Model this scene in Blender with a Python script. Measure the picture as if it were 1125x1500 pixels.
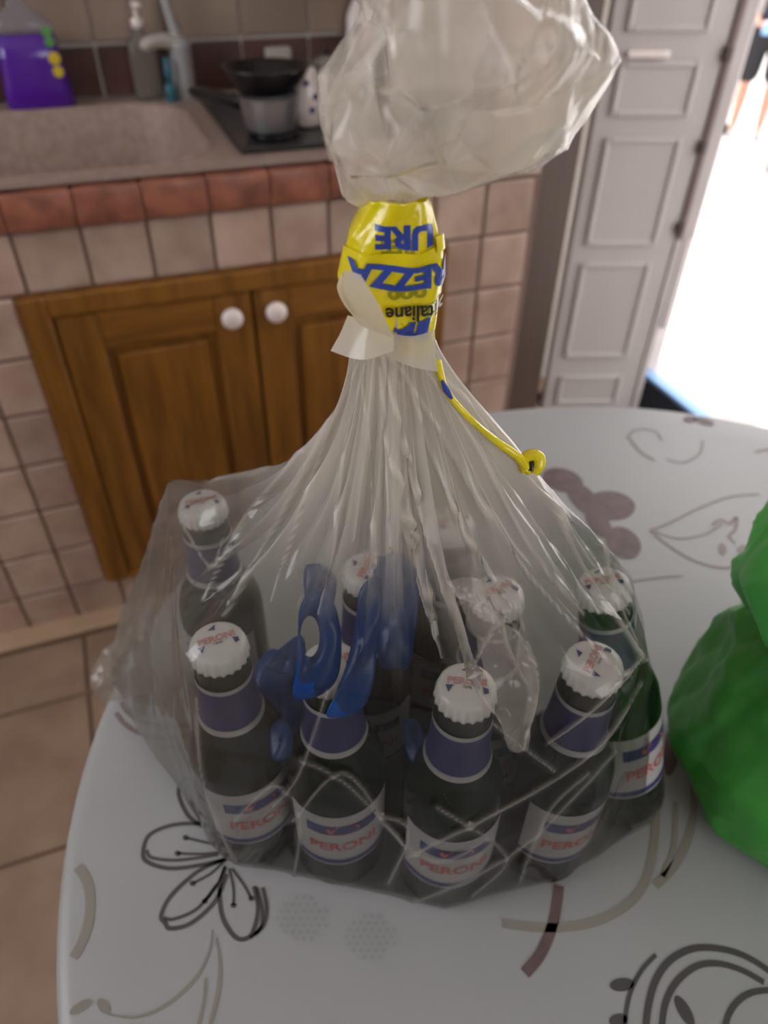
import bpy, bmesh, math, random
import numpy as np
from mathutils import Vector, Matrix, noise as mnoise
random.seed(7); rng = np.random.default_rng(11)
for o in list(bpy.data.objects): bpy.data.objects.remove(o)
scene = bpy.context.scene
COL = scene.collection

# ------------------------------------------------------------------ camera
FPX, CX, CY = 1080.0, 562.5, 750.0            # focal length in pixels of the 1125x1500 frame
TABLE = 0.750
CAM = np.array([0.0, 0.0, TABLE + 0.492])
YAW = math.radians(21.0)
_n = np.array([543 - CX, 2010 - CY, FPX]); _n /= np.linalg.norm(_n)
_h = np.array([0, 0, 1.0]) - _n * _n[2]; _h /= np.linalg.norm(_h)
_r = np.cross(_n, _h); _r = _r if _r[0] > 0 else -_r
HD = np.array([math.sin(YAW), math.cos(YAW), 0]); RT = np.array([math.cos(YAW), -math.sin(YAW), 0])
MC = np.outer(HD, _h) + np.outer(RT, _r) + np.outer([0, 0, -1.0], _n)
cam_d = bpy.data.cameras.new('camera'); cam = bpy.data.objects.new('camera', cam_d); COL.objects.link(cam)
cam_d.sensor_fit = 'VERTICAL'; cam_d.sensor_height = 36; cam_d.lens = FPX / 1500 * 36
cam_d.clip_start = 0.01; cam_d.clip_end = 100
m4 = Matrix.Identity(4)
for i in range(3):
    m4[i][0] = MC[i, 0]; m4[i][1] = -MC[i, 1]; m4[i][2] = -MC[i, 2]; m4[i][3] = CAM[i]
cam.matrix_world = m4
cam_d.dof.use_dof = True; cam_d.dof.focus_distance = 0.31; cam_d.dof.aperture_fstop = 7.6
scene.camera = cam

def ray(x, y): return MC @ np.array([x - CX, y - CY, FPX])
def onz(x, y, z): d = ray(x, y); return CAM + d * (z - CAM[2]) / d[2]
def ony(x, y, Y): d = ray(x, y); return CAM + d * (Y - CAM[1]) / d[1]
def atd(x, y, D): d = ray(x, y); return CAM + d / np.linalg.norm(d) * D
def athd(x, y, D):                            # on the upright plane across the heading, D ahead of the camera
    d = ray(x, y); return CAM + d * D / (d @ HD)
def project(P):
    c = (P - CAM) @ MC; return CX + FPX * c[:, 0] / c[:, 2], CY + FPX * c[:, 1] / c[:, 2]

# ------------------------------------------------------------------ world, sun, daylight, rear fill
scene.view_settings.view_transform = 'Standard'; scene.view_settings.look = 'None'
scene.view_settings.exposure = -0.80; scene.view_settings.gamma = 1.0; scene.view_settings.use_curve_mapping = False
w = bpy.data.worlds.new('sky'); scene.world = w; w.use_nodes = True
bg = w.node_tree.nodes['Background']; bg.inputs[0].default_value = (1.0, 0.97, 0.97, 1); bg.inputs[1].default_value = 6.4
def light(name, kind, loc, energy, color, size=None, target=None, sizey=None):
    l = bpy.data.lights.new(name, kind); o = bpy.data.objects.new(name, l); COL.objects.link(o)
    o.location = loc; l.energy = energy; l.color = color
    if size: 
        if kind == 'AREA': l.shape = 'RECTANGLE'; l.size = size; l.size_y = sizey or size
    if target is not None:
        o.rotation_euler = (Vector(target) - Vector(loc)).to_track_quat('-Z', 'Y').to_euler()
    return o
s = light('sun', 'SUN', (3, 3, 6), 4.5, (1.0, 0.95, 0.88), target=(3.1, 1.6, 3.6)); s.data.angle = 0.01
light('window_daylight', 'AREA', (-1.93, 0.60, 1.75), 17, (0.84, 0.91, 1.0), 1.15, (-0.9, 0.6, 1.5), 1.2)
light('rear_fill_light', 'AREA', (0.75, -1.92, 1.75), 4, (0.96, 0.97, 1.0), 1.35, (0.75, -1.0, 1.6), 1.2)  # unseen fill lamp added behind the camera
pl_ = light('doorway_portal', 'AREA', (1.66, 1.18, 1.15), 1, (1, 1, 1), 1.05, (0.5, 1.18, 1.15), 2.1); pl_.data.cycles.is_portal = True
scene.cycles.transparent_max_bounces = 24

# ------------------------------------------------------------------ helpers
def lin(c): c = c / 255.0; return c / 12.92 if c <= 0.04045 else ((c + 0.055) / 1.055) ** 2.4
def alb(r, g, b, k=1.0): return tuple(min(0.92, lin(v) * k) for v in (r, g, b)) + (1,)
MATS = {}
def mat(name, col, rough=0.5, col2=None, scale=8.0, bump=0.0, bscale=60.0, spec=0.5, metal=0.0, stretch=(1, 1, 1), rand=0.0, detail=3.0, coords='Object', coat=0.0):
    m = bpy.data.materials.new(name); m.use_nodes = True; nt = m.node_tree; N = nt.nodes; L = nt.links
    p = N['Principled BSDF']; p.inputs['Roughness'].default_value = rough; p.inputs['Metallic'].default_value = metal
    p.inputs['Specular IOR Level'].default_value = spec; p.inputs['Coat Weight'].default_value = coat
    tc = N.new('ShaderNodeTexCoord'); mp = N.new('ShaderNodeMapping'); mp.inputs['Scale'].default_value = stretch
    L.new(tc.outputs[coords], mp.inputs[0])
    no = N.new('ShaderNodeTexNoise'); no.inputs['Scale'].default_value = scale; no.inputs['Detail'].default_value = detail
    L.new(mp.outputs[0], no.inputs['Vector'])
    mx = N.new('ShaderNodeMix'); mx.data_type = 'RGBA'
    mx.inputs[6].default_value = col; mx.inputs[7].default_value = col2 or tuple(c * 0.88 for c in col[:3]) + (1,)
    mr = N.new('ShaderNodeMapRange'); mr.inputs[1].default_value = 0.35; mr.inputs[2].default_value = 0.65
    L.new(no.outputs['Fac'], mr.inputs[0]); L.new(mr.outputs[0], mx.inputs[0]); out = mx.outputs[2]
    if rand:
        oi = N.new('ShaderNodeObjectInfo'); m2 = N.new('ShaderNodeMapRange')
        m2.inputs[3].default_value = 1 - rand; m2.inputs[4].default_value = 1 + rand * 0.4
        L.new(oi.outputs['Random'], m2.inputs[0])
        # each piece also samples its own patch of the texture
        ad = N.new('ShaderNodeVectorMath'); ad.operation = 'MULTIPLY_ADD'
        ad.inputs[1].default_value = (1, 1, 1); L.new(mp.outputs[0], ad.inputs[0])
        cb = N.new('ShaderNodeCombineXYZ'); mu = N.new('ShaderNodeMath'); mu.operation = 'MULTIPLY'; mu.inputs[1].default_value = 37
        L.new(oi.outputs['Random'], mu.inputs[0]); L.new(mu.outputs[0], cb.inputs[0]); L.new(mu.outputs[0], cb.inputs[1]); L.new(cb.outputs[0], ad.inputs[2])
        L.new(ad.outputs[0], no.inputs['Vector'])
        vm = N.new('ShaderNodeVectorMath'); vm.operation = 'SCALE'; L.new(out, vm.inputs[0]); L.new(m2.outputs[0], vm.inputs['Scale']); out = vm.outputs[0]
    L.new(out, p.inputs['Base Color'])
    if bump:
        nb = N.new('ShaderNodeTexNoise'); nb.inputs['Scale'].default_value = bscale; nb.inputs['Detail'].default_value = 4
        L.new(mp.outputs[0], nb.inputs['Vector'])
        b = N.new('ShaderNodeBump'); b.inputs['Strength'].default_value = bump; b.inputs['Distance'].default_value = 0.004
        L.new(nb.outputs['Fac'], b.inputs['Height']); L.new(b.outputs[0], p.inputs['Normal'])
    MATS[name] = m; return m
def film_mat(name, col, gloss_rough=0.16, fixed=None, trans=(0.985, 0.985, 0.98, 1), bump=0.2, transl=0.5, stretch=(1, 1, 0.25)):
    """thin plastic film: clear where single, hazy where gathered into several layers or painted bright along creases (vertex attribute 'gather')"""
    m = bpy.data.materials.new(name); m.use_nodes = True; nt = m.node_tree; N = nt.nodes; L = nt.links
    N.remove(N['Principled BSDF']); out = N['Material Output']
    tr = N.new('ShaderNodeBsdfTransparent'); tr.inputs[0].default_value = trans
    df = N.new('ShaderNodeBsdfDiffuse'); df.inputs[0].default_value = col
    tl = N.new('ShaderNodeBsdfTranslucent'); tl.inputs[0].default_value = col
    gl = N.new('ShaderNodeBsdfGlossy'); gl.inputs['Roughness'].default_value = gloss_rough
    a = N.new('ShaderNodeMixShader'); a.inputs[0].default_value = transl; L.new(df.outputs[0], a.inputs[1]); L.new(tl.outputs[0], a.inputs[2])
    b = N.new('ShaderNodeMixShader'); L.new(tr.outputs[0], b.inputs[1]); L.new(a.outputs[0], b.inputs[2])
    if fixed is None:
        at = N.new('ShaderNodeAttribute'); at.attribute_name = 'gather_glint'; L.new(at.outputs['Fac'], b.inputs[0])
    else: b.inputs[0].default_value = fixed
    fr = N.new('ShaderNodeFresnel')                # a film reflects alike from both of its sides
    ge = N.new('ShaderNodeNewGeometry'); mrr = N.new('ShaderNodeMapRange'); mrr.inputs[3].default_value = 1.42; mrr.inputs[4].default_value = 1 / 1.42
    L.new(ge.outputs['Backfacing'], mrr.inputs[0]); L.new(mrr.outputs[0], fr.inputs[0])
    c = N.new('ShaderNodeMixShader'); L.new(fr.outputs[0], c.inputs[0]); L.new(b.outputs[0], c.inputs[1]); L.new(gl.outputs[0], c.inputs[2])
    tc = N.new('ShaderNodeTexCoord'); mp = N.new('ShaderNodeMapping'); mp.inputs['Scale'].default_value = stretch; L.new(tc.outputs['Object'], mp.inputs[0])
    nz = N.new('ShaderNodeTexNoise'); nz.inputs['Scale'].default_value = 90; nz.inputs['Detail'].default_value = 3; L.new(mp.outputs[0], nz.inputs['Vector'])
    bp = N.new('ShaderNodeBump'); bp.inputs['Strength'].default_value = bump; bp.inputs['Distance'].default_value = 0.002; L.new(nz.outputs['Fac'], bp.inputs['Height'])
    for q in (df, tl, gl, fr): L.new(bp.outputs[0], q.inputs['Normal'])
    L.new(c.outputs[0], out.inputs['Surface']); MATS[name] = m; return m

def tag(o, label=None, cat=None, group=None, kind=None):
    if label: o['label'] = label
    if cat: o['category'] = cat
    if group: o['group'] = group
    if kind: o['kind'] = kind
    return o
def empty(name, loc=(0, 0, 0), rz=0.0):
    o = bpy.data.objects.new(name, None); o.empty_display_size = 0.05; o.location = loc; o.rotation_euler = (0, 0, rz); COL.objects.link(o); return o
def obj(name, me, m, parent=None, smooth=False):
    if m is not None and len(me.materials) == 0: me.materials.append(m)
    o = bpy.data.objects.new(name, me); COL.objects.link(o); o.parent = parent
    if smooth: me.polygons.foreach_set('use_smooth', [True] * len(me.polygons)); me.update()
    return o
def mesh(verts, faces, name='mesh'):
    me = bpy.data.meshes.new(name); me.from_pydata([tuple(map(float, v)) for v in verts], [], [tuple(map(int, f)) for f in faces]); me.update(); return me
def bm_mesh(bm, name='mesh', recalc=True):
    if recalc: bmesh.ops.recalc_face_normals(bm, faces=bm.faces)
    me = bpy.data.meshes.new(name); bm.to_mesh(me); bm.free(); return me
def add_box(bm, x0, x1, y0, y1, z0, z1, bevel=0.0, seg=1):
    g = bmesh.ops.create_cube(bm, size=1.0); vs = g['verts']
    for v in vs: v.co = Vector(((x0 + x1) / 2 + v.co.x * (x1 - x0), (y0 + y1) / 2 + v.co.y * (y1 - y0), (z0 + z1) / 2 + v.co.z * (z1 - z0)))
    if bevel:
        es = list({e for v in vs for e in v.link_edges})
        bmesh.ops.bevel(bm, geom=es, offset=bevel, segments=seg, affect='EDGES', profile=0.5)
def box(*a, **k):
    bm = bmesh.new(); add_box(bm, *a, **k); return bm_mesh(bm)
def boxes(*rects, bevel=0.0, seg=1):
    bm = bmesh.new()
    for r in rects: add_box(bm, *r, bevel=bevel, seg=seg)
    return bm_mesh(bm)
def lathe(prof, n=32, mod=None, cap=True):
    vs, fs = [], []
    for j, (r, z) in enumerate(prof):
        for i in range(n):
            a = 2 * math.pi * i / n; rr = r * (mod(a, j, z) if mod else 1)
            vs.append((rr * math.cos(a), rr * math.sin(a), z))
    for j in range(len(prof) - 1):
        for i in range(n):
            k = (i + 1) % n; fs.append((j * n + i, j * n + k, (j + 1) * n + k, (j + 1) * n + i))
    if cap:
        fs.append(tuple(range(n))[::-1]); fs.append(tuple((len(prof) - 1) * n + i for i in range(n)))
    return mesh(vs, fs)
def smooth_pts(pts, k=8, closed=False):
    P = [np.array(p, float) for p in pts]; out = []; n = len(P)
    for i in range(n if closed else n - 1):
        a = P[(i - 1) % n] if (closed or i > 0) else P[i]; b = P[i]; c = P[(i + 1) % n]; d = P[(i + 2) % n] if (closed or i + 2 < n) else c
        for t in np.arange(k) / k:
            out.append(0.5 * ((2 * b) + (c - a) * t + (2 * a - 5 * b + 4 * c - d) * t * t + (3 * b - a - 3 * c + d) * t ** 3))
    if not closed: out.append(P[-1])
    return np.array(out)
def tube(pts, rad, n=10, k=6, smooth_path=True, cap=True):
    P = smooth_pts(pts, k) if smooth_path else np.array(pts, float)
    m = len(P); R = np.interp(np.linspace(0, 1, m), np.linspace(0, 1, len(rad)), rad) if hasattr(rad, '__len__') else np.full(m, rad)
    T = np.gradient(P, axis=0); T /= np.linalg.norm(T, axis=1)[:, None] + 1e-12
    ref = np.array([0, 0, 1.0]) if abs(T[0][2]) < 0.9 else np.array([1.0, 0, 0]); vs, fs = [], []
    u = np.cross(T[0], ref); u /= np.linalg.norm(u)
    for i in range(m):
        u = u - T[i] * (u @ T[i]); u /= np.linalg.norm(u); v = np.cross(T[i], u)
        for j in range(n):
            a = 2 * math.pi * j / n; vs.append(P[i] + R[i] * (u * math.cos(a) + v * math.sin(a)))
    for i in range(m - 1):
        for j in range(n):
            k2 = (j + 1) % n; fs.append((i * n + j, i * n + k2, (i + 1) * n + k2, (i + 1) * n + j))
    if cap: fs.append(tuple(range(n))[::-1]); fs.append(tuple((m - 1) * n + j for j in range(n)))
    return mesh(vs, fs)
def text_mesh(body, size, bold=0.0, sub=0, shear=0.0):
    cu = bpy.data.curves.new('t', 'FONT'); cu.body = body; cu.size = size; cu.align_x = 'CENTER'; cu.align_y = 'CENTER'; cu.offset = bold; cu.shear = shear; cu.resolution_u = 3
    o = bpy.data.objects.new('t', cu); COL.objects.link(o); dg = bpy.context.evaluated_depsgraph_get(); dg.update()
    me = bpy.data.meshes.new_from_object(o.evaluated_get(dg)); bpy.data.objects.remove(o); bpy.data.curves.remove(cu)
    bm = bmesh.new(); bm.from_mesh(me); bpy.data.meshes.remove(me); bmesh.ops.triangulate(bm, faces=bm.faces)
    for _ in range(sub): bmesh.ops.subdivide_edges(bm, edges=[e for e in bm.edges if e.calc_length() > size * 0.12], cuts=1)
    bmesh.ops.triangulate(bm, faces=bm.faces)
    V = np.array([v.co for v in bm.verts]); Fc = [[v.index for v in f.verts] for f in bm.faces]; bm.free(); return V, Fc
def grid_faces(nu, nv, closed=True):
    f = []
    for j in range(nv - 1):
        for i in range(nu if closed else nu - 1):
            k = (i + 1) % nu; f.append((j * nu + i, j * nu + k, (j + 1) * nu + k, (j + 1) * nu + i))
    return f
def crumple(P, seeds, cell):
    """sharp ridges between shallow dents, as in crumpled film; 0..1"""
    out = np.empty(len(P))
    for i in range(0, len(P), 20000):
        d = ((P[i:i + 20000, None, :] - seeds[None]) ** 2).sum(2); out[i:i + 20000] = np.clip(d.min(1) / cell ** 2, 0, 2)
    return out
def grid_normals(G):                          # G: (nv, nu, 3), closed in u
    du = np.roll(G, -1, 1) - np.roll(G, 1, 1); dv = np.gradient(G, axis=0); n = np.cross(du, dv)
    return n / (np.linalg.norm(n, axis=2)[..., None] + 1e-12)
def set_attr(me, name, vals):
    a = me.attributes.new(name, 'FLOAT', 'POINT'); a.data.foreach_set('value', np.asarray(vals, np.float32))

# ------------------------------------------------------------------ materials
K = 1.7
M_tile = mat('cream_wall_tile', alb(158, 138, 126, K), 0.35, alb(140, 118, 106, K), 14, 0.15, 30, rand=0.16)
M_grout = mat('tile_grout', alb(112, 92, 84, K), 0.9, bump=0.2)
M_back = mat('beige_backsplash_tile', alb(124, 106, 92, K), 0.35, alb(108, 90, 78, K), 6, rand=0.10)
M_dark = mat('maroon_backsplash_tile', alb(74, 44, 40, K), 0.3, alb(56, 34, 32, K), 9, rand=0.2)
M_marble = mat('red_marble_edge', alb(132, 82, 64, K), 0.3, alb(92, 56, 45, K), 22, rand=0.2)
M_floor = mat('terracotta_floor_tile', alb(122, 102, 86, K), 0.45, alb(106, 87, 72, K), 9, 0.1, 40, rand=0.12)
M_fgrout = mat('floor_grout', alb(84, 64, 52, K), 0.9)
M_counter = mat('beige_composite', alb(134, 116, 106, K), 0.4, alb(122, 104, 96, K), 60)
M_wood = mat('oak_wood', alb(118, 78, 24, K), 0.42, alb(90, 56, 13, K), 7, 0.12, 30, stretch=(6, 6, 0.6), rand=0.1)
M_woodr = mat('oak_wood_rail', alb(122, 80, 27, K), 0.42, alb(94, 58, 15, K), 7, 0.12, 30, stretch=(0.6, 6, 6), rand=0.1)
M_knob = mat('white_ceramic', alb(196, 184, 180, K), 0.2, coat=0.5)
M_wall = mat('plaster_wall', (0.66, 0.60, 0.54, 1), 0.8, bump=0.1)
M_ceil = mat('white_ceiling', (0.8, 0.79, 0.76, 1), 0.9)
M_door = mat('white_lacquered_door', alb(152, 148, 146, K), 0.35, alb(147, 142, 140, K), 3)
M_jamb = mat('white_door_jamb', alb(156, 150, 149, K), 0.4)
M_hinge = mat('brown_hinge_metal', alb(96, 80, 78, K), 0.5)
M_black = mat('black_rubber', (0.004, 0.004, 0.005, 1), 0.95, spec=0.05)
M_brown = mat('dark_brown_wood_and_shade', alb(62, 50, 42, K), 0.5, stretch=(6, 6, 0.6))  # wood tone, also the shade colour of the strip beside the door
M_cloth = mat('white_vinyl_cloth', (0.415, 0.418, 0.426, 1), 0.42, (0.393, 0.396, 0.403, 1), 5, 0.05, 140)
M_pgrey = mat('grey_print', alb(66, 62, 64, K), 0.5)
M_pbrown = mat('brown_print', alb(92, 76, 77, K), 0.5, alb(80, 64, 65, K), 60)
M_ppale = mat('pale_print', alb(118, 114, 107, K), 0.5)
M_pmid = mat('soft_grey_print', alb(112, 101, 100, K), 0.5)
M_pdot = mat('embossed_dot_print', alb(132, 133, 134, K), 0.6)
M_foil = mat('blue_neck_foil', alb(58, 58, 100, K), 0.35, alb(48, 46, 84, K), 30, metal=0.2)
M_silver = mat('silver_band', (0.62, 0.61, 0.62, 1), 0.35, metal=0.4)
M_cap = mat('white_cap_enamel', (0.90, 0.88, 0.88, 1), 0.25, (0.88, 0.86, 0.86, 1), 5, coat=0.4)
M_red = mat('red_print', (0.62, 0.16, 0.15, 1), 0.5)
M_navy = mat('navy_print', (0.045, 0.05, 0.19, 1), 0.5)
M_label = mat('paper_label', (0.52, 0.50, 0.51, 1), 0.5, (0.46, 0.44, 0.46, 1), 20)
M_capred = mat('faded_red_print', (0.74, 0.36, 0.35, 1), 0.5)
M_blue = mat('blue_plastic', (0.001, 0.062, 0.27, 1), 0.32, (0.001, 0.040, 0.20, 1), 30, 0.25, 40)
M_yellow = mat('yellow_tape', (0.92, 0.78, 0.004, 1), 0.22, (0.85, 0.70, 0.003, 1), 40, 0.3, 90, coat=0.6)
M_tblue = mat('blue_tape_ink', (0.035, 0.075, 0.42, 1), 0.3)
M_tblack = mat('black_tape_ink', (0.02, 0.02, 0.02, 1), 0.3)
M_tghost = mat('olive_show_through', (0.36, 0.33, 0.01, 1), 0.3)
M_steel = mat('brushed_steel', (0.42, 0.42, 0.43, 1), 0.3, metal=0.85)
M_blackpan = mat('black_enamel', (0.008, 0.008, 0.009, 1), 0.3)
M_hob = mat('black_glass_hob', (0.012, 0.012, 0.012, 1), 0.22)
M_purple = mat('purple_liquid', (0.10, 0.012, 0.36, 1), 0.2, coat=0.5)
M_clear = film_mat('clear_bottle_plastic', (0.62, 0.58, 0.66, 1), 0.1, fixed=0.35, bump=0.05)
M_green_shaded = mat('green_bag_film_shaded', (0.050, 0.32, 0.040, 1), 0.36, (0.040, 0.27, 0.032, 1), 20, 0.4, 50)  # darker green: shade on the bag's body put into its colour
M_terr = mat('pale_terrace_paving', (0.62, 0.59, 0.58, 1), 0.8, (0.55, 0.52, 0.51, 1), 3)
M_gwall = mat('grey_garden_wall', (0.36, 0.34, 0.32, 1), 0.9)
M_skin = mat('skin', (0.46, 0.23, 0.16, 1), 0.5)
M_shorts = mat('black_cloth', (0.009, 0.009, 0.012, 1), 0.8)
M_shirt = mat('dark_navy_cloth', (0.02, 0.018, 0.04, 1), 0.8)
M_lblue = mat('light_blue_plastic', (0.22, 0.40, 0.70, 1), 0.4)
M_sill = mat('sky_tinted_threshold', (0.22, 0.42, 0.75, 1), 0.35)  # blue paints the sky's reflection on the sill
M_pale = mat('pale_grey_plastic', (0.40, 0.40, 0.41, 1), 0.5)
M_yel = mat('yellow_print', (0.75, 0.55, 0.02, 1), 0.4)
M_grn = mat('green_print', (0.12, 0.35, 0.08, 1), 0.4)
M_teal = mat('teal_plastic', (0.03, 0.16, 0.22, 1), 0.4)
M_pink = mat('pink_print', (0.55, 0.18, 0.25, 1), 0.5)
M_beigepl = mat('ivory_plastic', (0.55, 0.50, 0.45, 1), 0.35)
M_film = film_mat('clear_bag_film', (0.88, 0.83, 0.76, 1), 0.10, trans=(0.66, 0.66, 0.64, 1), bump=0.07)
M_filmtop = film_mat('gathered_bag_film', (0.93, 0.86, 0.78, 1), 0.16, stretch=(0.6, 0.6, 0.4), bump=0.15)
def glass_mat():
    m = bpy.data.materials.new('green_bottle_glass'); m.use_nodes = True; N = m.node_tree.nodes; L = m.node_tree.links
    p = N['Principled BSDF']; p.inputs['Base Color'].default_value = (0.006, 0.012, 0.005, 1); p.inputs['Roughness'].default_value = 0.1; p.inputs['Specular IOR Level'].default_value = 0.3
    t = N.new('ShaderNodeBsdfTransparent'); t.inputs[0].default_value = (0.16, 0.24, 0.04, 1)
    x = N.new('ShaderNodeMixShader'); x.inputs[0].default_value = 0.08
    L.new(p.outputs[0], x.inputs[1]); L.new(t.outputs[0], x.inputs[2]); L.new(x.outputs[0], N['Material Output'].inputs['Surface']); return m
M_glass = glass_mat()

# ------------------------------------------------------------------ room shell
YF, YB, ZC = 1.240, 1.823, 0.892              # front of the kitchen base, back wall, worktop height
XR, XL, YR = 1.575, -2.0, -2.0                # right, left and rear walls
HT = 2.7
DY0, DY1 = 0.62, 1.745                        # doorway in the right wall
fl = obj('floor', box(XL, XR, YR, YB, -0.06, -0.004), M_fgrout); tag(fl, kind='structure')
tl = {}
def tile_piece(w, h, d, bev):
    key = (round(w, 4), round(h, 4), round(d, 4), bev)
    if key not in tl: tl[key] = box(-w / 2, w / 2, -d / 2, d / 2, -h / 2, h / 2, bevel=bev)
    return tl[key]
xs0, ys0, pt = -0.232, 0.722, 0.310           # seams read from the photograph
for i in range(-6, 7):
    for j in range(-9, 4):
        x0, x1 = xs0 + i * pt, xs0 + (i + 1) * pt; y0, y1 = ys0 + j * pt, ys0 + (j + 1) * pt
        if j >= 0 and i < 0 and j == 1: x0 -= 0.0
        x0, x1, y0, y1 = max(x0, XL), min(x1, XR), max(y0, YR), min(y1, YB)
        if x1 - x0 < 0.02 or y1 - y0 < 0.02: continue
        if y0 > YF - 0.02 and x1 < 0.78: continue
        if y1 > YF - 0.02 and x1 < 0.78: y1 = YF - 0.052
        o = obj('floor_tile', tile_piece(x1 - x0 - 0.007, 0.006, y1 - y0 - 0.007, 0.0015), M_floor, fl); o.location = ((x0 + x1) / 2, (y0 + y1) / 2, -0.003)
cl = obj('ceiling', box(XL, XR, YR, YB, HT, HT + 0.1), M_ceil); tag(cl, kind='structure')
wb = obj('wall_back', box(XL - 0.1, XR + 0.12, YB, YB + 0.12, -0.06, HT), M_wall); tag(wb, kind='structure')
wl = obj('wall_left', boxes((XL - 0.12, XL, YR, 0.0, 0, HT), (XL - 0.12, XL, 1.2, YB, 0, HT), (XL - 0.12, XL, 0.0, 1.2, 0, 1.1), (XL - 0.12, XL, 0.0, 1.2, 2.4, HT)), M_wall); tag(wl, kind='structure')
wf = obj('wall_front', boxes((XL, 0.05, YR - 0.12, YR, 0, HT), (1.45, XR, YR - 0.12, YR, 0, HT), (0.05, 1.45, YR - 0.12, YR, 0, 1.1), (0.05, 1.45, YR - 0.12, YR, 2.4, HT)), M_wall); tag(wf, kind='structure')
wr = obj('wall_right', boxes((XR, XR + 0.06, YR, DY0, 0, HT), (XR, XR + 0.06, DY1 + 0.02, YB, 0, HT), (XR, XR + 0.06, DY0, DY1 + 0.02, 2.25, HT)), M_wall); tag(wr, kind='structure')
for nm, r in (('window_1', ('x', XL - 0.07, 0.0, 1.2)), ('added_rear_window', ('y', YR - 0.07, 0.05, 1.45))):  # the rear frame is unseen, added to go with the rear fill lamp
    ax, c, a, b = r; fr = []
    for (u0, u1, z0, z1) in ((a, a + .05, 1.1, 2.4), (b - .05, b, 1.1, 2.4), (a + .05, b - .05, 1.1, 1.15), (a + .05, b - .05, 2.35, 2.4), ((a + b) / 2 - .025, (a + b) / 2 + .025, 1.15, 2.35)):
        fr.append((c - .02, c + .02, u0, u1, z0, z1) if ax == 'x' else (u0, u1, c - .02, c + .02, z0, z1))
    tag(obj(nm, boxes(*fr), M_jamb), kind='structure')

# ---- kitchen base: tiled masonry with an inset oak cabinet
PX, PZ = 0.1003, 0.106
CX0, CX1, CZ0, CZ1 = -0.157, 0.592, 0.098, 0.732
XE = 0.779                                     # end of the base and of the tiled pier
wk = obj('wall_kitchen', boxes((XL, CX0, YF + 0.006, YF + 0.08, 0, 0.832), (CX1, XE, YF + 0.006, YF + 0.08, 0, 0.832), (CX0, CX1, YF + 0.006, YF + 0.08, CZ1, 0.832), (CX0, CX1, YF + 0.006, YF + 0.08, 0, CZ0)), M_grout); tag(wk, kind='structure')
wp = obj('wall_pier', boxes((0.667, XE, YF + 0.006, YB, 0.833, 2.2), (XE - 0.09, XE, YF + 0.081, YB, 0, 0.833)), M_grout); tag(wp, kind='structure')
def wtile(x0, x1, z0, z1, parent, m, y=YF, bev=0.003, th=0.011, gap=0.006, name='tile'):
    if x1 - x0 < 0.014 or z1 - z0 < 0.014: return
    o = obj(name, tile_piece(x1 - x0 - gap, z1 - z0 - gap, th, bev), m, parent)
    o.location = ((x0 + x1) / 2, y + th / 2 + random.uniform(-.0008, .0008), (z0 + z1) / 2); return o
xg = [-0.1355 + PX * k for k in range(-9, 10)]
zrows = [(0.732, 0.832)] + [(0.732 - PZ * (k + 1), 0.732 - PZ * k) for k in range(6)] + [(0.0, 0.732 - PZ * 6)]
for a, b in zip(xg[:-1], xg[1:]):
    for z0, z1 in zrows:
        if b <= CX0 + 0.03 and a < CX0 or z0 >= 0.73 or z1 <= 0.11 or a >= CX1 - 0.012:
            x0, x1 = a, min(b, XE)
            if z0 < 0.73 and z1 > 0.11:
                if a < CX0: x1 = min(x1, CX0)
                if a < CX1 < b: x0 = CX1
            wtile(x0, x1, z0, z1, wk, M_tile)
        elif a < CX0 < b: wtile(a, CX0, z0, z1, wk, M_tile)
        elif a < CX1 < b: wtile(CX1, b, z0, z1, wk, M_tile)
k = 0
while 0.832 + k * PX < 2.15:                   # pier beside the worktop
    wtile(0.669, 0.777, 0.832 + k * PX, 0.832 + (k + 1) * PX, wp, M_tile); k += 1
tag(obj('baseboard_kitchen', box(XL, XE, YF - 0.048, YF + 0.004, -0.003, 0.012, bevel=0.004), mat('skirting_tile', alb(140, 118, 96, K), 0.5)), kind='structure')

cab = empty('kitchen_cabinet', ((CX0 + CX1) / 2, YF, CZ0)); tag(cab, 'oak cabinet with two panelled doors and white knobs, set in cream tiles', 'cabinet')
def child(name, me, m, parent, smooth=False):
    """mesh given in world coordinates, stored under a parent that sits elsewhere"""
    o = obj(name, me, m, parent, smooth)
    p = Vector((0, 0, 0)); q = parent
    while q: p += q.location; q = q.parent
    o.location = -p; return o
fw = 0.045
child('frame', boxes((CX0, CX0 + fw, YF - .016, YF + .03, CZ0, CZ1), (CX1 - fw, CX1, YF - .016, YF + .03, CZ0, CZ1), (CX0 + fw, CX1 - fw, YF - .016, YF + .03, CZ1 - .035, CZ1), (CX0 + fw, CX1 - fw, YF - .016, YF + .03, CZ0, CZ0 + .012), bevel=0.003), M_wood, cab)
child('back_board', box(CX0, CX1, YF + 0.035, YF + 0.05, CZ0, CZ1), M_brown, cab)
gx = 0.2175
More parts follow.
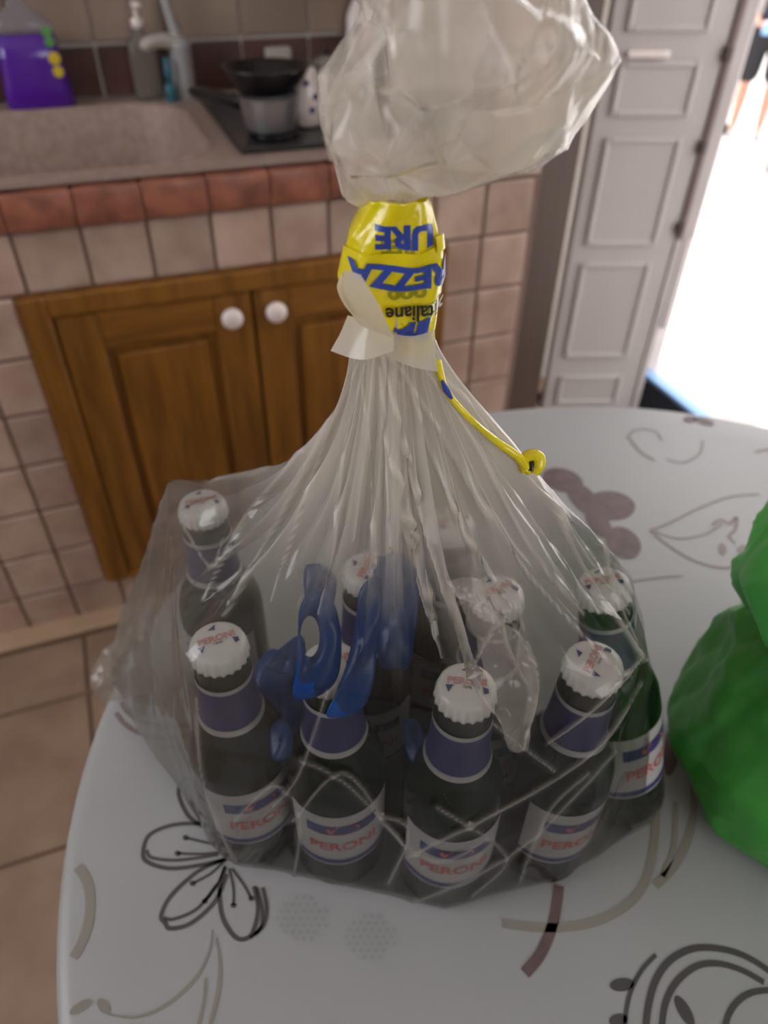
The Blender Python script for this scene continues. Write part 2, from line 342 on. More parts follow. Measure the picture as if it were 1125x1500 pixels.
for sgn, (a, b) in ((1, (CX0 + fw + .003, gx - .0025)), (-1, (gx + .0025, CX1 - fw - .003))):
    z0, z1 = CZ0 + .014, CZ1 - .037; st = 0.066; y0, y1 = YF - .012, YF + .010
    d = child('door', boxes((a, a + st, y0, y1, z0, z1), (b - st, b, y0, y1, z0, z1), bevel=0.003), M_wood, cab)
    dl = -Vector(cab.location)
    for rz in ((z1 - st, z1), (z0, z0 + st)):
        o = obj('rail', box(a + st - .001, b - st + .001, y0 + .001, y1, *rz, bevel=0.003), M_woodr, d)
    o = obj('panel', box(a + st, b - st, YF - .001, YF + .006, z0 + st, z1 - st), M_wood, d)
    o = obj('raised_field', box(a + st + .014, b - st - .014, YF - .008, YF - .0005, z0 + st + .014, z1 - st - .014, bevel=0.006), M_wood, d)
    kx = gx - 0.0385 if sgn == 1 else gx + 0.040
    kn = obj('knob', lathe([(.004, 0), (.008, .001), (.007, .010), (.013, .014), (.0185, .020), (.019, .026), (.016, .031), (.008, .034), (.001, .0345)], 20), M_knob, d, True)
    kn.rotation_euler = (math.pi / 2, 0, 0); kn.location = (kx - .004, y0 + .001, 0.660)

# ---- worktop with its sink opening and red marble edge pieces
wt = empty('worktop', (0, 1.5, ZC)); tag(wt, 'beige composite worktop with sunken sink basin and red marble edge', 'worktop')
def rrect(x0, x1, y0, y1, r, n=8):
    p = []
    for cx, cy, a0 in ((x1 - r, y1 - r, 0), (x0 + r, y1 - r, 90), (x0 + r, y0 + r, 180), (x1 - r, y0 + r, 270)):
        for i in range(n + 1):
            a = math.radians(a0 + 90 * i / n); p.append((cx + r * math.cos(a), cy + r * math.sin(a)))
    return p
SX0, SX1, SY0, SY1 = -0.62, 0.196, 1.305, 1.735
hole = rrect(SX0, SX1, SY0, SY1, 0.11); nH = len(hole)
wx0, wx1, wy0, wy1 = -1.6, 0.666, YF + 0.006, YB
def outer(p):
    cx, cy = (SX0 + SX1) / 2, (SY0 + SY1) / 2; dx, dy = p[0] - cx, p[1] - cy
    t = min([(wx1 - cx) / dx if dx > 1e-9 else 9e9, (wx0 - cx) / dx if dx < -1e-9 else 9e9, (wy1 - cy) / dy if dy > 1e-9 else 9e9, (wy0 - cy) / dy if dy < -1e-9 else 9e9])
    return (cx + dx * t, cy + dy * t)
vs, fs = [], []
rings = [[(x, y, ZC) for x, y in map(outer, hole)], [(x, y, ZC) for x, y in rrect(SX0 - .02, SX1 + .02, SY0 - .02, SY1 + .02, .13)], [(x, y, ZC + .002) for x, y in rrect(SX0 - .006, SX1 + .006, SY0 - .006, SY1 + .006, .116)],
         [(x, y, ZC - .004) for x, y in hole], [(x, y, ZC - .03) for x, y in rrect(SX0 + .004, SX1 - .004, SY0 + .004, SY1 - .004, .106)],
         [(x, y, ZC - .15) for x, y in rrect(SX0 + .02, SX1 - .02, SY0 + .02, SY1 - .02, .09)], [(x, y, ZC - .175) for x, y in rrect(SX0 + .05, SX1 - .05, SY0 + .05, SY1 - .05, .07)]]
for r in rings: vs += r
fs = grid_faces(nH, len(rings)); fs.append(tuple((len(rings) - 1) * nH + i for i in range(nH)))
# square the outer corners
for cxy in ((wx0, wy0), (wx1, wy0), (wx1, wy1), (wx0, wy1)):
    dmin = [(vs[i][0] - cxy[0]) ** 2 + (vs[i][1] - cxy[1]) ** 2 for i in range(nH)]
    i = int(np.argmin(dmin)); vs[i] = (cxy[0], cxy[1], ZC)
me = mesh(vs, fs); child('basin_and_top', me, M_counter, wt, False)
xe = [-0.1355 - 0.1 + PX * kk for kk in range(-8, 9)] + [0.664]
for a, b in zip(xe[:-1], xe[1:]):
    if b - a < .02: continue
    o = obj('edge_tile', box(-(b - a) / 2 + .0006, (b - a) / 2 - .0006, -.022, .022, -.027, .027, bevel=0.004, seg=2), M_marble, wt, True); o.location = ((a + b) / 2, YF + .010 - 1.5, 0.861 - ZC)
# ---- backsplash
for i in range(-11, 5):
    x0 = 0.063 + 0.1475 * i
    if x0 > 0.66: break
    wtile(x0, min(x0 + 0.1475, 0.665), ZC, 0.986, wb, M_dark, YB - 0.010, 0.002, 0.010, 0.006, 'backsplash_tile')
    for kk in range(5):
        wtile(x0, min(x0 + 0.1475, 0.665), 0.988 + .148 * kk, 0.988 + .148 * (kk + 1), wb, M_back, YB - 0.009, 0.002, 0.009, 0.004, 'backsplash_tile')

# ---- things on the worktop
hob = empty('gas_hob', (0.45, 1.5, ZC)); tag(hob, 'black glass hob set in the beige worktop under the pot', 'hob')
child('glass_top', box(0.240, 0.655, 1.312, 1.735, ZC + .001, ZC + .009, bevel=0.003), M_hob, hob)
for bx, by in ((0.318, 1.40), (0.335, 1.63), (0.555, 1.42), (0.555, 1.63)):
    o = obj('burner', lathe([(.04, 0), (.045, .002), (.042, .005), (.03, .007), (.005, .007)], 24), M_blackpan, hob, True); o.location = (bx - .45, by - 1.5, .009)
for i in range(4):
    o = obj('control_knob', lathe([(.014, 0), (.014, .012), (.011, .018), (.001, .0185)], 16), M_blackpan, hob, True); o.location = (0.62 - .45, 1.35 + i * .05 - 1.5, .009)
pot = empty('saucepan', (0.312, 1.395, ZC + .0165)); tag(pot, 'small steel saucepan on the black hob with a dark bowl on top', 'pan')
obj('body', lathe([(.036, 0), (.042, .003), (.049, .040), (.051, .053), (.053, .056), (.050, .056), (.048, .05), (.04, .006), (.001, .005)], 16), M_steel, pot)
obj('handle', tube([(-.047, .010, .044), (-.075, .06, .043), (-.095, .12, .038), (-.105, .155, .036)], [.007, .011, .012, .009], 10), M_blackpan, pot, True)
bowl = obj('bowl', lathe([(.038, 0), (.048, .003), (.062, .021), (.0705, .036), (.073, .040), (.070, .040), (.058, .022), (.03, .007), (.001, .006)], 36), M_blackpan, None, True)
bowl.location = (0.312, 1.395, ZC + .0735); tag(bowl, 'shiny black bowl resting on the steel saucepan', 'bowl')
jug = empty('milk_jug', (0.392, 1.432, ZC + .0095)); tag(jug, 'small white ceramic jug with blue marks beside the saucepan', 'jug')
obj('body', lathe([(.02, 0), (.026, .004), (.029, .03), (.026, .06), (.019, .082), (.016, .092), (.014, .092), (.016, .08), (.02, .02), (.001, .012)], 24), M_knob, jug, True)
for a, z in ((-1.9, .07), (-1.6, .03), (-1.3, .05)):
    o = obj('blue_mark', lathe([(.006, 0), (.0055, .0006), (.001, .0008)], 10), M_navy, jug); rr = np.interp(z, [.03, .06, .082], [.029, .026, .019])
    o.location = (rr * math.cos(a), rr * math.sin(a), z); o.rotation_euler = (math.pi / 2, 0, a + math.pi / 2)
obj('handle', tube([(.024, .006, .075), (.045, .012, .07), (.048, .013, .045), (.027, .007, .028)], .004, 8), M_knob, jug, True)
cf = empty('moka_pot', (0.455, 1.52, ZC + .0095)); cf.scale = (.72, .72, .72); tag(cf, 'grey metal coffee pot at the back of the hob behind the jug', 'coffee pot')
obj('base', lathe([(.038, 0), (.040, .004), (.032, .055), (.030, .06)], 8), M_steel, cf); obj('upper', lathe([(.028, .06), (.038, .115), (.036, .118), (.02, .128), (.004, .132)], 8), M_steel, cf)
obj('knob', lathe([(.004, .130), (.008, .138), (.007, .146), (.001, .148)], 12), M_blackpan, cf, True)
obj('handle', tube([(.034, 0, .11), (.06, 0, .112), (.066, 0, .09), (.06, 0, .05)], .006, 8), M_blackpan, cf, True)

db = empty('detergent_bottle', (-0.060, 1.772, ZC)); tag(db, 'clear bottle of purple detergent standing behind the sink', 'bottle')
def squircle_loft(prof, n=36, ex=4.0):
    vs = []
    for (a, b, z) in prof:
        for i in range(n):
            t = 2 * math.pi * i / n; c, s2 = math.cos(t), math.sin(t)
            vs.append((a * math.copysign(abs(c) ** (2 / ex), c), b * math.copysign(abs(s2) ** (2 / ex), s2), z))
    fs = grid_faces(n, len(prof)); fs += [tuple(range(n))[::-1], tuple((len(prof) - 1) * n + i for i in range(n))]
    return mesh(vs, fs)
obj('liquid', squircle_loft([(.060, .030, .0), (.064, .034, .006), (.062, .033, .03), (.056, .031, .085), (.053, .030, .124)]), M_purple, db, True)
obj('shell', squircle_loft([(.0535, .0305, .1245), (.050, .029, .137), (.040, .026, .152), (.022, .02, .165), (.015, .015, .175), (.0145, .0145, .195)]), M_clear, db, True)
obj('screw_cap', lathe([(.016, .190), (.0165, .193), (.0155, .222), (.013, .225), (.001, .2255)], 20), mat('lilac_cap', (0.25, 0.16, 0.42, 1), 0.4), db, True)
for zz, mm, rr in ((.128, M_grn, .009), (.112, M_grn, .009), (.085, M_yel, .011), (.063, M_yel, .010)):
    o = obj('label_mark', lathe([(rr, 0), (rr * .95, .0008), (.001, .001)], 14), mm, db); o.location = (.042 - (zz - .1) * .06, -.0315, zz); o.rotation_euler = (math.pi / 2, 0, 0)
sp = empty('soap_dispenser', (0.150, 1.785, ZC)); tag(sp, 'clear pump soap bottle behind the tap', 'soap bottle')
obj('bottle', squircle_loft([(.026, .02, 0), (.028, .022, .005), (.027, .021, .09), (.022, .018, .105), (.011, .011, .115), (.011, .011, .125)], 28, 3), film_mat('soap_bottle_plastic', (0.42, 0.38, 0.33, 1), 0.1, fixed=0.55, bump=0.03), sp, True)
obj('collar', lathe([(.013, .123), (.013, .138), (.006, .141), (.005, .160)], 16), M_knob, sp, True)
obj('pump_head', boxes((-.009, .009, -.035, .009, .158, .168), bevel=.003), M_knob, sp)
tap = empty('kitchen_tap', (0.222, 1.770, ZC)); tag(tap, 'grey mixer tap with ivory spout beside the sink', 'tap')
obj('body', lathe([(.026, 0), (.026, .006), (.022, .010), (.022, .088), (.024, .094), (.02, .104), (.001, .106)], 24), M_pale, tap, True)
obj('spout', tube([(0, 0, .094), (-.03, -.010, .103), (-.062, -.022, .101), (-.072, -.026, .092)], [.016, .014, .012, .011], 12), M_beigepl, tap, True)
obj('lever', tube([(0, 0, .10), (-.008, .006, .135), (-.022, .012, .22)], [.011, .010, .008], 10), M_pale, tap, True)
br = empty('dish_brush', (0.190, 1.745, ZC)); tag(br, 'teal washing-up brush standing beside the tap', 'brush')
obj('handle', lathe([(.006, .03), (.0075, .05), (.006, .075), (.001, .078)], 12), M_teal, br, True); obj('bristles', lathe([(.011, 0), (.013, .02), (.010, .032)], 14), M_teal, br)
sk = empty('wall_socket', (0.432, YB - .011, 0.955)); tag(sk, 'ivory plug and cord on the maroon backsplash tiles', 'socket')
obj('plug', box(-.028, .028, -.022, 0, -.012, .014, bevel=.004), M_beigepl, sk); obj('cord', tube([(.018, -.012, -.01), (.019, -.014, -.035), (.018, -.013, -.062)], .006, 8), M_pale, sk, True)
wbx = empty('cleaner_bottle', (0.612, 1.775, ZC)); tag(wbx, 'white bottle with pink label by the tiled pier behind the hob', 'bottle')
obj('body', squircle_loft([(.030, .022, 0), (.033, .024, .006), (.032, .023, .13), (.02, .018, .155), (.012, .012, .165)], 28, 3), M_knob, wbx, True)
obj('label_panel', box(-.022, .022, -.0255, -.0235, .06, .12, bevel=.0006), M_pink, wbx); obj('cap', lathe([(.014, .163), (.014, .19), (.01, .194), (.001, .1945)], 16), M_pale, wbx, True)

# ---- open door, jamb and dark strip for the shaded gap
gap_shade = obj('gap_shade_strip', box(0.93, 1.072, 1.56, 1.64, 0, 2.3, bevel=.004), M_brown); tag(gap_shade, kind='structure')  # dark strip added where the gap beside the pier lies in shade
pL = np.array([1.115, 1.593]); pR = np.array([1.372, 1.513]); dv = pR - pL; LW = np.linalg.norm(dv); dang = math.atan2(dv[1], dv[0])
leaf = empty('door_1', (pL[0], pL[1], 0.0), dang); tag(leaf, kind='structure')
lf = obj('door_leaf', box(0, LW, 0, .036, .01, 2.2, bevel=.003), M_door, leaf)
for z0, z1 in ((0.06, 0.155), (0.215, 0.49), (0.535, 0.79), (0.835, 0.945), (1.0, 1.5), (1.56, 2.1)):
    x0, x1 = 0.034, LW - 0.05; t = 0.012
    obj('panel_moulding', boxes((x0, x0 + t, -.008, .002, z0, z1), (x1 - t, x1, -.008, .002, z0, z1), (x0 + t, x1 - t, -.008, .002, z0, z0 + t), (x0 + t, x1 - t, -.008, .002, z1 - t, z1), bevel=.003), M_door, leaf)
    obj('panel', box(x0 + t, x1 - t, -.003, .001, z0 + t, z1 - t), M_door, leaf)
obj('ledge', box(0.045, 0.14, -.014, .002, 0.952, 0.966, bevel=.003), M_knob, leaf)
obj('hinge_strip', box(LW + .0005, LW + .014, -.006, .03, 0.55, 2.1, bevel=.002), M_hinge, leaf)
for z in (0.58, 0.77, 0.96): obj('hinge', box(LW - .008, LW + .012, -.014, .0, z - .016, z + .016, bevel=.004), mat('dark_hinge', alb(60, 48, 48, K), 0.5) if 'dark_hinge' not in MATS else MATS['dark_hinge'], leaf)
obj('edge_stile', boxes((LW + .0145, LW + .046, -.004, .036, .55, 2.2), (LW + .0005, LW + .020, -.004, .036, .01, .5495), (LW + .0205, LW + .040, -.004, .036, .30, .5495), bevel=.002), M_jamb, leaf)
obj('latch', box(LW + .046, LW + .056, -.004, .012, 0.795, 0.818, bevel=.003), M_blackpan, leaf)
jm = obj('trim_2', boxes((XR - .003, XR + .062, DY1 - 0.02, DY1 + 0.02, 0, 2.25), (XR - .003, XR + .062, DY0, DY0 + .03, 0, 2.25), (XR - .003, XR + .062, DY0 + .03, DY1 - .02, 2.2, 2.25), bevel=.003), M_jamb); tag(jm, kind='structure')
th = obj('trim_3', box(XR - .006, XR + .036, DY0 + .03, DY1 - .02, -.003, .014, bevel=.004), M_sill); tag(th, kind='structure')
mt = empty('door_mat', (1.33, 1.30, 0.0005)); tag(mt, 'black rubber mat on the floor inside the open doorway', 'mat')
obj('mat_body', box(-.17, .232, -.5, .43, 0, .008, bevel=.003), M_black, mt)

# ------------------------------------------------------------------ outside
tg = obj('terrace', box(XR + .03, 14, -8, 14, -.10, -.004), M_terr); tag(tg, kind='structure')
gw = obj('wall_garden', box(3.0, 14, 8.6, 8.8, -.02, 1.6), M_gwall); tag(gw, kind='structure')
gw2 = obj('wall_terrace', box(9.4, 9.6, -8, 8.6, -.02, 1.6), M_gwall); tag(gw2, kind='structure')
pp = onz(1088, 199, 0)
pers = empty('person', (pp[0], pp[1], -.004), -math.radians(45)); pers.scale = (.64, .64, .64); tag(pers, 'person in black shorts and dark top standing outside on the terrace', 'person')
def skin_obj(name, verts, edges, radii, m, parent, root=0, sub=2):
    me = bpy.data.meshes.new(name); me.from_pydata(verts, edges, []); me.update(); o = obj(name, me, m, parent)
    md = o.modifiers.new('skin', 'SKIN'); md.use_smooth_shade = True; sl = me.skin_vertices[0].data
    for i, r in enumerate(radii):
        sl[i].radius = (r, r) if not hasattr(r, '__len__') else r
        sl[i].use_root = (i == root)
    s2 = o.modifiers.new('sub', 'SUBSURF'); s2.levels = sub; s2.render_levels = sub; return o
V, Ed, Rd = [], [], []
def add(p, r, prev=None):
    V.append(p); Rd.append(r)
    if prev is not None: Ed.append((prev, len(V) - 1))
    return len(V) - 1
pel = add((0, 0, .92), (.15, .11)); wa = add((0, 0, 1.08), (.13, .10), pel); ch = add((0, 0, 1.28), (.16, .11), wa); up = add((0, .0, 1.40), (.12, .08), ch)
nk = add((0, 0, 1.48), .055, up); h1 = add((0, -.01, 1.57), (.075, .085), nk); h2 = add((0, 0, 1.66), (.078, .095), h1); add((0, 0, 1.73), (.05, .06), h2)
for s_ in (-1, 1):
    hp = add((s_ * .10, 0, .86), .085, pel); kn = add((s_ * .12, -.01, .47), .056, hp); cv = add((s_ * .122, .012, .33), .056, kn); an = add((s_ * .125, .01, .08), .036, cv); add((s_ * .135, -.13, .03), (.035, .025), an)
    sh = add((s_ * .18, 0, 1.38), .058, up); el = add((s_ * .235, .02, 1.12), .042, sh); wr_ = add((s_ * .16, -.17, .995), .028, el); pm = add((s_ * .125, -.225, .98), (.032, .018), wr_)
    for fk in range(5):
        a = -.9 + fk * .42; base = add((s_ * (.118 - .012 * fk), -.245 + .004 * fk, .985 - .016 * fk), .010, pm)
        b2 = add((s_ * (.085 - .010 * fk), -.275 + .006 * fk, .985 - .016 * fk), .009, base); add((s_ * (.06 - .004 * fk), -.268, .982 - .016 * fk), .0075, b2)
skin_obj('body', V, Ed, Rd, M_skin, pers)
def lim(name, V, Ed, Rd, m, sub=2): return skin_obj(name, V, Ed, Rd, m, pers, 0, sub)
lim('shorts', [(0, 0, .93), (0, 0, 1.04), (-.115, 0, .82), (-.125, -.005, .46), (.115, 0, .82), (.125, -.005, .46)], [(0, 1), (0, 2), (2, 3), (0, 4), (4, 5)], [(.18, .14), (.155, .125), .118, .112, .118, .112], M_shorts)
lim('shirt', [(0, 0, 1.12), (0, 0, 1.02), (0, 0, 1.30), (0, 0, 1.42), (-.19, 0, 1.37), (-.238, .015, 1.16), (.19, 0, 1.37), (.238, .015, 1.16)], [(0, 1), (0, 2), (2, 3), (3, 4), (4, 5), (3, 6), (6, 7)], [(.15, .12), (.16, .13), (.175, .125), (.125, .09), .075, .068, .075, .068], M_shirt)
lim('hair', [(0, .02, 1.70), (0, .05, 1.62), (0, .055, 1.54)], [(0, 1), (1, 2)], [(.088, .10), (.085, .075), (.06, .04)], mat('dark_hair', (0.02, 0.012, 0.008, 1), 0.6))
for s_ in (-1, 1):
    lim('ear', [(s_ * .078, .0, 1.60), (s_ * .085, .005, 1.64)], [(0, 1)], [.012, .014], M_skin, 1); lim('eye', [(s_ * .03, -.092, 1.635), (s_ * .033, -.092, 1.635)], [(0, 1)], [.008, .008], M_shorts, 1)
    lim('shoe', [(s_ * .125, .03, .035), (s_ * .13, -.06, .035), (s_ * .137, -.16, .028)], [(0, 1), (1, 2)], [(.042, .036), (.045, .038), (.038, .028)], M_pale)
lim('nose', [(0, -.085, 1.635), (0, -.105, 1.60)], [(0, 1)], [.010, .014], M_skin, 1); lim('mouth', [(-.022, -.088, 1.565), (.022, -.088, 1.565)], [(0, 1)], [.006, .006], M_red, 1)
bt = empty('blue_box', tuple(pers.matrix_basis @ Vector((0, -.33, .945)))); bt.rotation_euler = pers.rotation_euler; bt.scale = pers.scale; tag(bt, 'light blue box held by the person on the terrace', 'box')
obj('box_body', box(-.10, .10, -.03, .03, -.03, .06, bevel=.006), M_lblue, bt); obj('box_lid', box(-.103, .103, -.033, .033, .06, .075, bevel=.005), M_knob, bt)
bp_ = onz(1160, 252, 0)
pot2 = empty('garden_pot', (bp_[0], bp_[1], -.003)); tag(pot2, 'pale grey rounded tub standing on the sunny terrace', 'tub')
obj('tub_body', lathe([(.13, 0), (.15, .01), (.19, .10), (.215, .26), (.225, .28), (.21, .28), (.185, .10), (.001, .05)], 32), M_pale, pot2, True); obj('soil', lathe([(.19, .2), (.19, .21), (.001, .22)], 24), M_brown, pot2)

# ------------------------------------------------------------------ round table and printed cloth
TC = np.array([0.354, 0.196]); TR = 0.480
tb = empty('round_table', (TC[0], TC[1], 0)); tag(tb, 'round table under the white printed cloth', 'table')
o = obj('tabletop', lathe([(TR - .02, .715), (TR - .012, .72), (TR - .012, .744), (TR - .016, TABLE - .002)], 72), M_wood, tb)
obj('column', lathe([(.045, .05), (.04, .3), (.05, .6), (.09, .70), (.12, .715)], 24), M_wood, tb, True)
for i in range(4):
    o = obj('leg', tube([(0, 0, .12), (.15, 0, .09), (.28, 0, .03), (.33, 0, .018)], [.035, .03, .024, .018], 12), M_wood, tb, True); o.rotation_euler = (0, 0, i * math.pi / 2 + .5)
cloth = empty('tablecloth', (TC[0], TC[1], TABLE)); tag(cloth, 'white vinyl tablecloth with grey and brown flowers on the round table', 'tablecloth')
n = 180; rs = list(np.linspace(0.001, TR - .012, 16)) ; V = []
for r in rs:
    for i in range(n):
        a = 2 * math.pi * i / n; V.append((r * math.cos(a), r * math.sin(a), 0.0))
skirt = [(TR - .006, -.0015), (TR - .002, -.006), (TR, -.014), (TR + .001, -.03), (TR + .003, -.07), (TR + .006, -.12), (TR + .009, -.17), (TR + .012, -.21)]
for (r, z) in skirt:
    for i in range(n):
        a = 2 * math.pi * i / n; f = max(0, -z - .012) / .2; rr = r + f * (.020 * math.sin(11 * a + .8) + .012 * math.sin(23 * a + 2)) + f * .012
        V.append((rr * math.cos(a), rr * math.sin(a), z + (.008 * f * math.sin(5 * a) if f > .8 else 0)))
fs = grid_faces(n, len(rs) + len(skirt)); fs.append(tuple(range(n)))
obj('cloth_sheet', mesh(V, fs), M_cloth, cloth, True)
ZP = TABLE + .0004
class Print:
    def __init__(s): s.v = []; s.f = []
    def stroke(s, pts, wpx, closed=False, taper=False, k=8, z=0.0):
        P = smooth_pts([onz(x, y, ZP + z)[:2] for x, y in pts], k, closed); m = len(P)
        rr_ = np.linalg.norm(P - TC, axis=1); P = P[rr_ < TR - .010 - wpx * .00023]; m = len(P)
        if m < 2: return
        T = (np.roll(P, -1, 0) - np.roll(P, 1, 0)) if closed else np.gradient(P, axis=0)
        T /= np.linalg.norm(T, axis=1)[:, None] + 1e-9; Nn = np.c_[-T[:, 1], T[:, 0]]; w = wpx * .00060 / 2; b = len(s.v)
        for i in range(m):
            ww = w * (0.35 + 0.65 * math.sin(math.pi * min(1, max(0, (i + .3) / m)))) if taper else w
            s.v.append((*(P[i] + Nn[i] * ww), ZP + z)); s.v.append((*(P[i] - Nn[i] * ww), ZP + z))
        for i in range(m if closed else m - 1):
            j = (i + 1) % m; s.f.append((b + 2 * i, b + 2 * i + 1, b + 2 * j + 1, b + 2 * j))
    def ell(s, cx, cy, a, b, ang=0, wpx=None, z=0.0, bump=0.0):
        t = np.linspace(0, 2 * math.pi, 36, endpoint=False); ca, sa = math.cos(math.radians(ang)), math.sin(math.radians(ang))
        pts = [(cx + a * math.cos(q) * ca - b * math.sin(q) * sa, cy + a * math.cos(q) * sa + b * math.sin(q) * ca) for q in t]
        if wpx: s.stroke(pts, wpx, True, k=2, z=z); return
        bb = len(s.v); s.v += [tuple(onz(x, y, ZP + z)) for x, y in pts]; s.f.append(tuple(bb + i for i in range(36))[::-1])
    def build(s, name, m, label=None):
        V = np.array(s.v) - np.array([TC[0], TC[1], TABLE]); o = obj(name, mesh(V, s.f), m, cloth)
        if label: o['label'] = label
        return o
p = Print()   # dark outlined blossom
p.stroke([(338, 1256), (300, 1266), (250, 1272), (215, 1262), (210, 1245), (220, 1222), (255, 1208), (300, 1208), (335, 1222)], 4.5)
p.stroke([(215, 1245), (222, 1256), (260, 1260), (320, 1252)], 3.5)
p.stroke([(332, 1258), (292, 1275), (252, 1310), (236, 1340), (242, 1352), (250, 1360), (280, 1352), (315, 1320), (332, 1280)], 4.5)
p.stroke([(240, 1345), (256, 1346), (290, 1330), (318, 1295)], 3.5)
p.stroke([(330, 1270), (322, 1300), (325, 1340), (340, 1368), (355, 1376), (370, 1366), (378, 1330), (372, 1298)], 4.5)
p.stroke([(376, 1300), (384, 1330), (382, 1358), (366, 1374)], 3.5); p.stroke([(385, 1300), (391, 1330), (386, 1355), (372, 1370)], 4)
p.stroke([(300, 1212), (276, 1195), (262, 1165), (266, 1145), (280, 1142), (294, 1165), (306, 1200)], 4.5); p.stroke([(276, 1148), (272, 1165), (290, 1196)], 3)
for a, b in (((330, 1238), (272, 1227)), ((325, 1248), (260, 1250)), ((328, 1262), (282, 1294)), ((330, 1268), (300, 1320)), ((336, 1272), (342, 1326)), ((340, 1272), (368, 1316)), ((300, 1200), (282, 1176))):
    p.stroke([a, ((a[0] + b[0]) / 2 + 3, (a[1] + b[1]) / 2 + 2), b], 3.0); p.ell(b[0], b[1], 4.5, 4)
p.build('printed_blossom', M_pgrey)
p = Print()
p.stroke([(178, 1028), (185, 1042), (208, 1057), (240, 1063), (285, 1062)], 5); p.stroke([(170, 1044), (182, 1060), (205, 1074), (240, 1081), (285, 1076)], 6); p.stroke([(243, 1095), (285, 1096)], 4)
p.build('printed_swirl', M_pmid)
p = Print(); p.stroke([(108, 1264), (124, 1284), (132, 1312), (129, 1352), (117, 1386), (98, 1416)], 10); p.build('printed_arc', M_ppale)
p = Print()
p.stroke([(312, 1361), (306, 1395), (285, 1435), (243, 1472), (200, 1490), (158, 1486)], 3.2, taper=True); p.stroke([(317, 1374), (322, 1410), (320, 1450), (308, 1500), (300, 1530)], 4, taper=True); p.stroke([(302, 1432), (298, 1470), (288, 1510)], 3)
p.ell(118, 1475, 19, 7, -32); p.ell(152, 1474, 13, 8, 55); p.stroke([(104, 1486), (92, 1510)], 3); p.build('printed_tendril', M_ppale)
def q(x, y): return (400 + x / 1.5517, 1200 + y / 1.5517)
p = Print()
p.stroke([q(846, 500), q(852, 430), q(870, 365), (q(905, 318)), q(960, 293), q(1030, 297), q(1090, 320), q(1150, 362)], 6.5); p.stroke([q(882, 500), q(890, 425), q(915, 372), q(960, 335), q(1010, 328), q(1065, 343), q(1116, 371)], 6)
p.stroke([q(1022, 500), q(1035, 445), q(1060, 410), q(1095, 392), q(1150, 388)], 5.5); p.stroke([q(800, 500), q(802, 440), q(815, 385), q(840, 340), q(870, 308)], 4)
p.ell(*q(793, 376), 18, 10, -5); p.ell(*q(785, 456), 14, 9, -10); p.ell(*q(935, 436), 26, 9, 60); p.build('printed_scroll', M_pgrey)
p = Print(); p.stroke([q(650, 150), q(645, 190), q(635, 240), q(608, 305), q(572, 350)], 11); p.build('printed_stem', M_pbrown)
p = Print(); p.stroke([q(520, 236), q(600, 246), q(690, 243), q(760, 222), q(820, 180), q(852, 125), q(868, 40), q(872, -60)], 9); p.stroke([q(868, 152), q(905, 115), q(938, 60), q(955, -10), q(958, -80)], 9); p.stroke([q(885, 130), q(912, 60), q(915, -40)], 6); p.build('printed_curve', M_ppale)
p = Print(); 
for (cx, cy) in ((440, 1345), (540, 1372)):
    for a in range(-3, 4):
        for b in range(-3, 4):
            if a * a + b * b < 11: p.ell(cx + a * 11 + (b % 2) * 5, cy + b * 10, 3.8, 3.2)
p.build('embossed_dots', M_pdot)
def q(x, y): return (740 + x / 2.922, 580 + y / 2.922)
p = Print()
for e_ in ((*q(245, 360), 31, 17, 14, 0), (*q(452, 468), 36, 21, 6, .0001), (*q(505, 628), 28, 21, 35, .0001), (*q(335, 440), 32, 16, 45, .0002), (*q(400, 545), 26, 14, 50, .0003), (*q(790, 100), 10, 5, 0, 0), (*q(850, 108), 16, 5, 15, 0), (985, 1095, 12, 42, 8, 0)):
    p = Print(); p.ell(*e_[:5], z=e_[5]); p.build('printed_petal', M_pbrown)
p = Print()
p.stroke([q(620, 575), q(700, 545), q(830, 480), q(960, 432), q(1090, 420)], 4); p.stroke([q(620, 575), q(700, 640), q(800, 700), q(920, 735), q(1030, 720)], 5); p.stroke([q(640, 580), q(740, 610), q(860, 590), q(930, 545)], 4)
p.stroke([q(885, 555), q(920, 530), q(960, 545), q(990, 520), q(985, 570), q(960, 600), q(985, 630)], 6); p.ell(*q(930, 655), 6, 9, -20); p.ell(*q(1015, 660), 7, 8, 10)
p.stroke([q(520, 180), q(560, 145), q(640, 150), q(670, 190)], 4); p.stroke([q(530, 180), q(580, 240), q(640, 275)], 6); p.stroke([q(690, 270), q(760, 285), q(830, 250), q(845, 190)], 4); p.stroke([q(1070, 240), q(1120, 230), q(1170, 240)], 7)
p.stroke([q(400, 860), q(520, 800), q(640, 780), q(760, 770)], 3); p.build('printed_outline_flower', M_pmid)

# ------------------------------------------------------------------ beer bottles
ZB = TABLE + .0016
BH = .1945
PROF = [(.0015, .004), (.018, .003), (.025, 0), (.0275, .001), (.029, .005), (.029, .098), (.0282, .108), (.0255, .118), (.0205, .128), (.0170, .137), (.0158, .150), (.0148, .168), (.0138, .180), (.0142, .183), (.0142, .187), (.0130, .188), (.0130, .190), (.001, .190)]
def brad(z): return float(np.interp(z, [0.005, .098, .108, .118, .128, .137, .150, .168, .180], [.029, .029, .0282, .0255, .0205, .0170, .0158, .0148, .0138]))
ME = {}
ME['glass'] = lathe(PROF, 40)
def capmesh():
    n = 126; prof = [(.0153, .1838), (.0152, .1855), (.0149, .1895), (.0142, .1925), (.0128, .1940), (.010, .1946), (.001, .1947)]
    def mod(a, j, z): return 1 + (.035, .04, .022, .006, 0, 0, 0)[j] * math.cos(21 * a)
    return lathe(prof, n, mod)
ME['cap'] = capmesh()
def band(z0, z1, off, n=40, k=4): return lathe([(brad(z) + off, z) for z in np.linspace(z0, z1, k)], n, cap=False)
